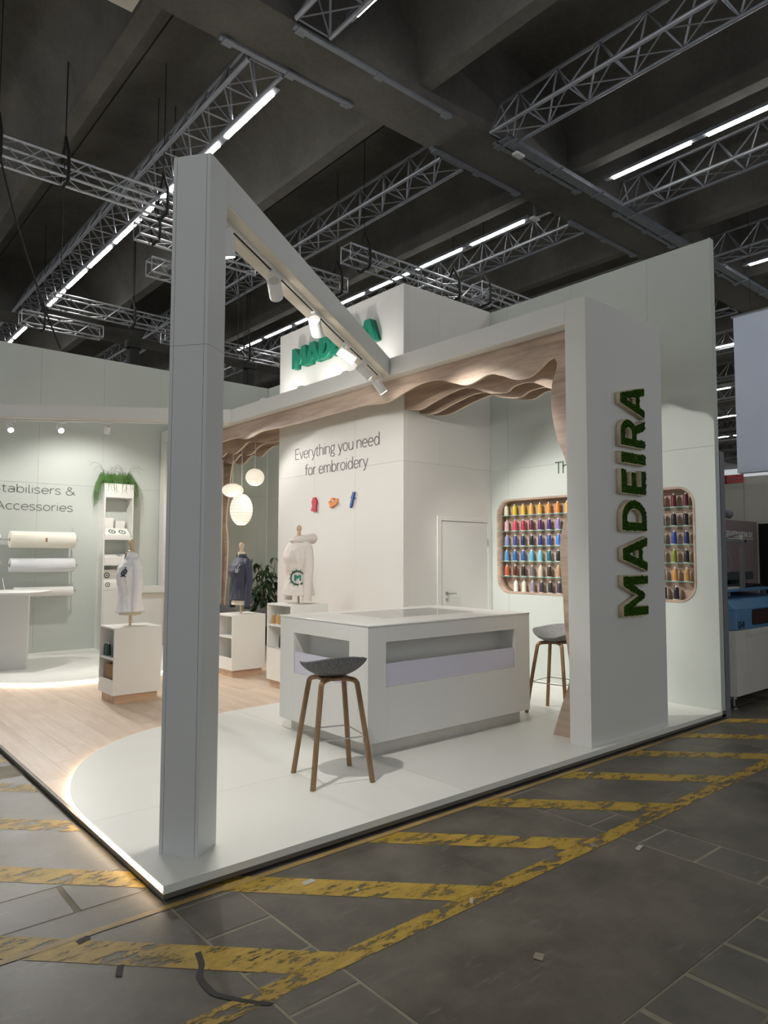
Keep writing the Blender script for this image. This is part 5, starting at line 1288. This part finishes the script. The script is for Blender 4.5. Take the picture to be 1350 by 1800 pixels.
# laser / embroidery machine
mc = thing('embroidery_machine', 'grey and blue machine marked GMI at the right edge', 'machine', (7.4, 0.4, HZ))
mx0, mx1, my0, my1 = 6.545, 8.4, 0.092, 0.70
body = [(mx0, my0+0.085), (mx0+0.055, my0), (mx1, my0), (mx1, my1), (mx0, my1)]
MB().prism(body, 'Z', 0.052, 0.775).build('cabinet', 'machgrey', mc, bevel=0.006)
MB().prism([(x+(-0.006 if i in (0, 4) else 0), y+(-0.006 if i in (1, 2) else 0)) for i, (x, y) in enumerate(body)], 'Z', 0.777, 1.0).build('cover', 'bluebody', mc, bevel=0.012)
cv = MB(); cv.add([(mx0-0.006, my0+0.08, 1.0), (mx0+0.055, my0-0.006, 1.0), (mx1, my0-0.006, 1.0), (mx1, my1, 1.0), (mx0-0.006, my1, 1.0), (mx0, my0+0.2, 1.10), (mx0+0.07, my0+0.1, 1.10), (mx1, my0+0.1, 1.10), (mx1, my1, 1.13), (mx0, my1, 1.13)],
                  [(0, 1, 6, 5), (1, 2, 7, 6), (2, 3, 8, 7), (3, 4, 9, 8), (4, 0, 5, 9), (5, 6, 7, 8, 9), (0, 4, 3, 2, 1)])
cv.build('cover_top', 'bluebody', mc, bevel=0.012)
me = curve_mesh([rrect(7.02, 7.95, 0.835, 0.975, 0.025)], 0.006); place_mesh(me, (1, 0, 0), (0, 0, 1), (-7.4, my0-0.0075-0.4, -HZ)); wn = mesh_obj('window', me, 'window_dark', mc)
me = curve_mesh([rrect(7.0, 7.97, 0.815, 0.995, 0.035), rrect(7.02, 7.95, 0.835, 0.975, 0.025)], 0.010); place_mesh(me, (1, 0, 0), (0, 0, 1), (-7.4, my0-0.0085-0.4, -HZ)); mesh_obj('window_frame', me, 'black', wn)
lettering('', '', 'GMI', (6.63, my0-0.0065, 0.80), (1, 0, 0), (0, 0, 1), 0.175, 0.070, 'black', 0.14, parent=mc, depth=0.002)
MB().box(6.85, my0-0.008, 0.715, mx1, my0-0.0005, 0.768).build('control_rail', 'neigh', mc); MB().box(6.86, my0-0.014, 0.722, 7.0, my0-0.0082, 0.76).build('latch', 'machgrey', mc)
MB().box(6.87, my0-0.004, 0.16, 7.9, my0-0.0003, 0.66).build('access_panel', 'machgrey', mc)
for x in (mx0+0.06, 7.9):
    for y in (my0+0.05, my1-0.08):
        MB().lathe([(0.045, 0.0), (0.045, 0.012), (0.014, 0.03), (0.014, 0.1), (0.035, 0.105), (0.035, 0.132)], 16, (x, y, HZ)).build('levelling_foot', 'steel', mc, smooth=True)
MB().box(6.56, 0.30, 1.185, 8.3, 0.75, 1.21).build('table', 'bluebody', mc)
MB().box(6.98, 0.33, 1.13, 7.02, 0.37, 1.185).build('table_leg', 'alu', mc); MB().box(8.0, 0.33, 1.13, 8.04, 0.37, 1.185).build('table_leg', 'alu', mc)
MB().box(6.60, 0.45, 1.2105, 8.3, 0.7, 1.245).build('carriage', 'black', mc); MB().box(6.95, 0.36, 1.2105, 7.35, 0.44, 1.235).build('hoop_arm', 'machgrey', mc)
MB().box(6.60, 0.62, 1.30, 8.4, 0.74, 1.40).build('head_beam', 'darkgrey', mc); MB().box(6.62, 0.6, 1.2455, 6.8, 0.72, 1.30).build('head_block', 'darkgrey', mc); MB().box(7.9, 0.6, 1.2455, 8.1, 0.72, 1.30).build('head_block', 'darkgrey', mc)
MB().box(6.7, 0.5, 1.40, 7.15, 0.62, 1.50).build('head_box', 'darkgrey', mc)
pl_ = MB(); pl_.box(7.18, 0.24, 1.21, 7.225, 0.285, 1.80); pl_.build('pole', 'alu', mc)
MB().box(6.75, 0.245, 1.765, 7.25, 0.28, 1.80).build('cross_arm', 'alu', mc); MB().box(7.10, 0.24, 1.80, 7.18, 0.29, 1.85).build('sensor', 'neigh', mc)
MB().box(6.70, 0.24, 1.765, 6.75, 0.285, 1.80).build('end_cap', 'black', mc); MB().box(7.25, 0.24, 1.765, 7.29, 0.285, 1.80).build('end_cap', 'black', mc)
MB().box(6.62, 0.50, 1.685, 7.32, 0.52, 1.697).build('thread_rail', 'alu', mc)
for i in range(13): MB().tube([(6.66+0.045*i, 0.51, 1.684), (6.625+0.045*i, 0.53, 1.585)], 0.004, 5).build('thread_guide', 'alu', mc)
MB().box(6.6, 0.50, 1.50, 7.16, 0.60, 1.512).build('cone_tray', 'darkgrey', mc)
for i, c in enumerate(((60, 90, 50), (150, 140, 60), (214, 164, 140), (30, 130, 120))):
    thread_cone((6.78+0.085*i-(0.03 if i == 1 else 0), 0.55, 1.5125), c, '%s thread cone on the machine at the right edge, %s from the left' % (cname(c), ORD[i]), 'thread cones on the machine', 0.55)
MB().tube(smooth_path([(7.3, 0.51, 1.69), (7.45, 0.52, 1.65), (7.58, 0.55, 1.5), (7.6, 0.6, 1.4)], 5), 0.003, 5).build('cable', 'neigh', mc)
MB().tube(smooth_path([(6.78, 0.26, 1.80), (6.9, 0.26, 1.83), (7.12, 0.26, 1.86)], 5), 0.004, 5).build('cable', 'black', mc)
MB().tube(smooth_path([(6.80, 0.262, 1.764), (6.77, 0.3, 1.65), (6.66, 0.42, 1.5)], 5), 0.004, 5).build('cable', 'black', mc)
# pale blue banner hanging far behind
bnr = thing('hanging_banner', 'large pale blue fabric banner hanging high behind the neighbouring stand', 'banner', (12, 0, 3.15))
bys = [2.3-0.02*i for i in range(230)]
def fold(y):
    z = 0.0
    for c in (1.62, 1.50, 1.36, 1.24, -0.4, -0.55): z += 0.16*math.exp(-((y-c)/0.022)**2)
    return z
bp = [(12.0+fold(y), y) for y in bys]
MB().prism(bp+[(12.2, bys[-1]), (12.2, bys[0])], 'Z', 3.15, 6.10).build('fabric', 'banner', bnr)
MB().tube([(12.04, 2.35, 6.13), (12.04, -2.4, 6.13)], 0.03, 8).build('top_rod', 'alu', bnr)
for y in (2.0, -2.0): MB().tube([(12.04, y, 6.15), (12.04, y, vault_z(12.04)+0.02)], 0.005, 5).build('wire', 'black', bnr)
MB().box(9.8, 3.0, 6.6, 36, 3.6, 7.48).build('x', 'black') if False else None

# ================================================================ CEILING TRUSSES, TUBES, TRAYS
def tri_truss_mesh(L, w, h, pitch, rc, rb):
    ch = [MB().tube([(sx*w/2, 0, 0), (sx*w/2, L, 0)], rc, 8) for sx in (-1, 1)]+[MB().tube([(0, 0, h), (0, L, h)], rc, 8)]
    n = int(L/pitch); br = MB(); bs = MB()
    for i in range(n+1):
        y = L*i/n
        br.tube([(-w/2, y, 0), (w/2, y, 0)], rb, 4, False)
        for sx in (-1, 1): bs.tube([(sx*w/2, y, 0), (0, min(L, y+L/n/2), h)], rb, 4, False)
        if i < n:
            y2 = L*(i+1)/n
            br.tube([(-w/2, y, 0), (w/2, y2, 0)], rb*0.8, 4, False); br.tube([(w/2, y, 0), (-w/2, y2, 0)], rb*0.8, 4, False)
            for sx in (-1, 1): bs.tube([(0, y+L/n/2, h), (sx*w/2, y2, 0)], rb, 4, False)
    return ch, br, bs
protos = {}
def roof_truss(x, bay, label):
    y0, y1 = bays[bay]; L = y1-y0-0.1
    if bay not in protos:
        t = thing('roof_truss', label, 'truss', (x, y0+0.05, 7.5), 0, 'grey roof trusses under the vaults')
        ch, br, bs = tri_truss_mesh(L, 0.46, 0.52, 0.62, 0.030, 0.014)
        for c in ch: c.build('chord', 'trussgrey', t, smooth=True, world=False)
        br.build('bottom_bracing', 'trussgrey', t, world=False, kind='stuff'); bs.build('side_bracing', 'trussgrey', t, world=False, kind='stuff')
        protos[bay] = t
    else:
        t = copy_tree(protos[bay]); t.location = (x, y0+0.05, 7.5); t['label'] = label
    return t
TX0 = 2.72
for k in range(0, 15):
    wh = {0: 'rising behind the front diagonal column', 1: 'above the diagonal beam', 2: 'behind the top of the white tower'}.get(k, 'far away seen in the gap at the right, number %d beyond the sage wall' % (k-2))
    if k > 2: wh = 'in the gap right of the sage wall, %s away' % ORD[k-3]
    roof_truss(TX0+3.22*k, 1, 'grey triangular roof truss %s' % wh)
for k, wh in ((0, 'out of view at the top left'), (1, 'largest at the top right'), (2, 'at the right edge, second from the top'), (3, 'at the right edge just above the sage wall'), (4, 'beyond the right edge')):
    roof_truss(TX0+3.22*k+0.08, 0, 'grey roof truss before the big beam, %s' % wh)
for k, wh in ((0, 'low at the far left'), (1, 'left of the front column'), (2, 'right of the front column')):
    roof_truss(TX0+3.22*k, 2, 'grey triangular roof truss in the far bay, %s' % wh)
tube_me = {}
tube_p = None
def tube_lamp(x, y, label, L=1.24, z=7.5):
    global tube_p
    if tube_p is None:
        t = thing('tube_light', label, 'tube light', (x, y, z), 0, 'hall tube lights')
        MB().box(-0.03, 0, 0.0, 0.03, L, 0.02).build('tube', 'tube', t, world=False)
        MB().box(-0.045, -0.13, 0.0202, 0.045, L+0.13, 0.07).build('housing', 'tray', t, world=False)
        tube_p = t
    else: t = copy_tree(tube_p); t.location = (x, y, z); t['label'] = label
    return t
rows = [(3.05, 4.19, 14.4, 1.48, 'in the row passing behind the front column'), (8.24, 4.27, 14.6, 1.51, 'in the row behind the white tower'), (13.3, 4.3, 14.5, 1.5, 'in the row past the sage wall'), (18.4, 4.3, 14.5, 1.5, 'in the second row past the sage wall'), (23.5, 4.3, 14.5, 1.5, 'in the third row past the sage wall'), (28.6, 4.3, 14.5, 1.5, 'in the fourth row past the sage wall'), (33.7, 4.3, 14.5, 1.5, 'in the fifth row past the sage wall'), (38.8, 4.3, 14.5, 1.5, 'in the sixth row past the sage wall'),
        (-2.1, 4.2, 14.4, 1.48, 'in the row left of the view'),
        (8.16, -3.9, 2.5, 1.485, 'near side row at the upper right'), (13.2, -3.9, 2.5, 1.485, 'near side row at the right edge'), (3.05, -3.9, 2.5, 1.485, 'near side row at the top centre'), (-2.1, -3.9, 2.5, 1.485, 'near side row out of view'),
        (3.05, 16.4, 22, 1.5, 'far bay row at the left'), (8.24, 16.4, 22, 1.5, 'far bay row behind the tower')]
for x, ya, yb, p, nm in rows:
    near = yb < 3; i = 0
    y = (yb-0.05-1.24) if near else ya
    while (y > ya if near else y+1.24 < yb):
        tube_lamp(x, y, 'tube light, %s from the beam, %s' % (ORD[i], nm))
        y += -p if near else p; i += 1
# cable trays and conduits on the big beam
ct = thing('cable_tray', 'zinc cable tray along the near edge of the big concrete beam', 'cable tray', (9.5, 2.85, 7.5))
MB().box(6.0, 2.78, 7.46, 40, 2.93, 7.475).build('tray_floor', 'tray', ct); MB().box(6.0, 2.775, 7.46, 40, 2.779, 7.53).build('tray_side', 'tray', ct); MB().box(6.0, 2.931, 7.46, 40, 2.935, 7.53).build('tray_side', 'tray', ct)
for i in range(18): MB().box(6.1+1.1*i, 2.70, 7.44, 6.14+1.1*i, 2.938, 7.459).build('tray_bracket', 'tray', ct)
for k, (x0, x1, y) in enumerate(((2.05, 3.95, 3.68), (5.4, 7.4, 3.69), (8.8, 11.0, 3.70), (2.6, 5.1, 2.99), (6.0, 8.1, 3.01), (9.1, 11.2, 3.01), (12.3, 14.0, 3.01))):
    cd = thing('conduit_rail', 'grey conduit rail under the big beam, %s along its %s edge' % (ORD[k % 3 if k < 3 else k-3], 'far' if k < 3 else 'near'), 'conduit', (x0, y, 7.46), 0, 'conduit rails under the big beam')
    MB().box(x0, y-0.035, 7.465, x1, y+0.035, 7.498).build('rail', 'tray', cd)
    for x in (x0+0.1, (x0+x1)/2, x1-0.1): MB().box(x-0.06, y-0.06, 7.45, x+0.06, y+0.06, 7.4645).build('clamp', 'tray', cd)
for k, (x, y, nm) in enumerate(((6.4, 2.90, 'under the tray near its end'), (8.15, 3.95, 'beside the far edge'))):
    em = thing('emergency_lamp', 'small white emergency lamp on the big beam, %s' % nm, 'lamp', (x, y, 7.40), 0, 'emergency lamps')
    MB().box(x-0.09, y-0.05, 7.39, x+0.09, y+0.05, 7.43).build('housing', 'lampwhite', em, bevel=0.01); MB().box(x-0.02, y-0.02, 7.4301, x+0.02, y+0.02, 7.455 if k == 0 else vault_z(x)).build('mount', 'tray', em)
# hung square trusses (along x)
def box_truss(x0, x1, y, z, label, s=0.26):
    t = thing('stage_truss', label, 'truss', (x0, y, z), 0, 'hung aluminium stage trusses')
    L = x1-x0
    for dy in (-s/2, s/2):
        for dz in (0, s): MB().tube([(0, dy, dz), (L, dy, dz)], 0.021, 8).build('chord', 'alu', t, smooth=True, world=False)
    n = max(2, int(L/0.26)); b = MB()
    for i in range(n):
        xa, xb = L*i/n, L*(i+1)/n
        f = i % 2
        for dy in (-s/2, s/2): b.tube([(xa, dy, s*f), (xb, dy, s*(1-f))], 0.009, 4, False)
        for dz in (0, s): b.tube([(xa, -s/2+s*f, dz), (xb, s/2-s*f, dz)], 0.009, 4, False)
    for xe in (0, L):
        for dy in (-s/2, s/2): b.tube([(xe, dy, 0), (xe, dy, s)], 0.009, 4, False)
        for dz in (0, s): b.tube([(xe, -s/2, dz), (xe, s/2, dz)], 0.009, 4, False)
    b.build('bracing', 'alu', t, world=False, kind='stuff')
    return t
def sling(x, y, z, top, label, w=0.16):
    t = thing('sling', label, 'sling', (x, y, z), 0, 'black truss slings')
    p = smooth_path([(0, -w, 0.30), (0, -w*1.02, 0.0), (0, -w*0.6, -0.06), (0, 0, -0.05), (0, w*0.6, -0.06), (0, w*1.02, 0.0), (0, w, 0.30), (0, w*0.35, 0.48), (0, 0, 0.6)], 4)
    MB().tube(p+[(0, -w*0.35, 0.48), (0, -w, 0.30)], 0.022, 8).build('strap', 'black', t, smooth=True, world=False)
    MB().tube([(0, 0, 0.6), (0, 0, top-z)], 0.006, 5).build('chain', 'black', t, world=False)
    return t
ZT_ = 6.55
box_truss(-1.6, 2.75, 6.28, ZT_, 'aluminium stage truss crossing the top left')
box_truss(2.45, 4.6, 7.15, ZT_-0.05, 'short aluminium stage truss behind the top of the front column')
box_truss(2.36, 5.6, 11.45, ZT_, 'aluminium stage truss in front of the far concrete beam')
box_truss(2.15, 3.85, 12.95, ZT_, 'short aluminium stage truss above the left back wall')
box_truss(5.5, 9.0, 5.85, ZT_, 'aluminium stage truss just above the white tower')
box_truss(8.55, 10.5, 5.65, ZT_+0.08, 'short aluminium stage truss right of the tower')
box_truss(5.2, 6.4, 7.1, ZT_, 'short aluminium stage truss seen behind the diagonal beam')
box_truss(5.0, 9.5, 12.2, ZT_, 'far aluminium stage truss between front column and tower')
box_truss(3.2, 4.55, 8.55, ZT_, 'short aluminium stage truss seen under the diagonal beam')
for k, (x, y, nm) in enumerate(((0.35, 6.28, 'at the left edge of the picture'), (1.15, 6.28, 'on the top left truss'), (2.5, 6.28, 'at the end of the top left truss'), (2.75, 7.15, 'behind the top of the front column'), (2.6, 12.95, 'above the left back wall'), (4.0, 11.45, 'on the truss before the far beam'), (5.9, 5.85, 'at the left end of the truss above the tower'), (8.1, 5.85, 'in the middle of the truss above the tower'), (8.75, 5.65, 'at the short truss right of the tower'), (6.25, 7.1, 'behind the diagonal beam'), (7.2, 12.2, 'on the far truss between column and tower'), (4.3, 8.55, 'seen under the diagonal beam'))):
    sling(x, y, ZT_+0.0, vault_z(x)+0.02, 'black strap sling %s' % nm)
for k, (x, y, zb, nm) in enumerate(((4.05, 11.5, 5.6, 'left of the front column'), (6.7, 11.2, 5.55, 'between front column and tower'))):
    hm = thing('chain_hoist', 'black chain hoist motor hanging %s' % nm, 'hoist', (x, y, zb), 0, 'chain hoists')
    MB().box(x-0.11, y-0.11, zb, x+0.11, y+0.11, zb+0.42).build('bag', 'black', hm, bevel=0.03); MB().box(x-0.16, y-0.1, zb+0.42, x+0.16, y+0.1, zb+0.6).build('motor', 'black', hm, bevel=0.03)
    MB().tube([(x, y, zb+0.6), (x, y, vault_z(x)+0.02)], 0.012, 6).build('chain', 'black', hm)
for k, (pts, nm) in enumerate((([(0.33, 6.1, 6.55), (0.75, 6.9, 6.0), (1.35, 8.0, 5.45), (1.9, 9.0, 5.05)], 'slanting down at the far left'),)):
    tag(MB().tube(smooth_path(pts, 6), 0.014, 6).build('power_cable', 'black', smooth=True), 'long black cable %s' % nm, 'cable')
for k, (x, y, nm) in enumerate(((1.15, 6.3, 'from the top left sling'), (3.05, 7.2, 'left of the front column'), (4.9, 8.4, 'under the diagonal beam, left one'), (5.05, 8.45, 'under the diagonal beam, right one'))):
    tag(MB().tube([(x, y, vault_z(x)+0.02), (x, y+0.02, 5.06)], 0.006, 5).build('steel_wire', 'black'), 'thin dark wire hanging %s' % nm, 'wire')
hb = thing('ceiling_box', 'pale box hanging from the big beam at the top left edge', 'ceiling box', (0.72, 3.13, 7.0))
MB().box(0.50, 2.88, 7.0, 0.94, 3.375, 7.32).build('housing', 'neigh', hb)
MB().box(0.66, 3.05, 7.3201, 0.80, 3.2, 7.5).build('hanger', 'tray', hb)
bpy.context.view_layer.update()
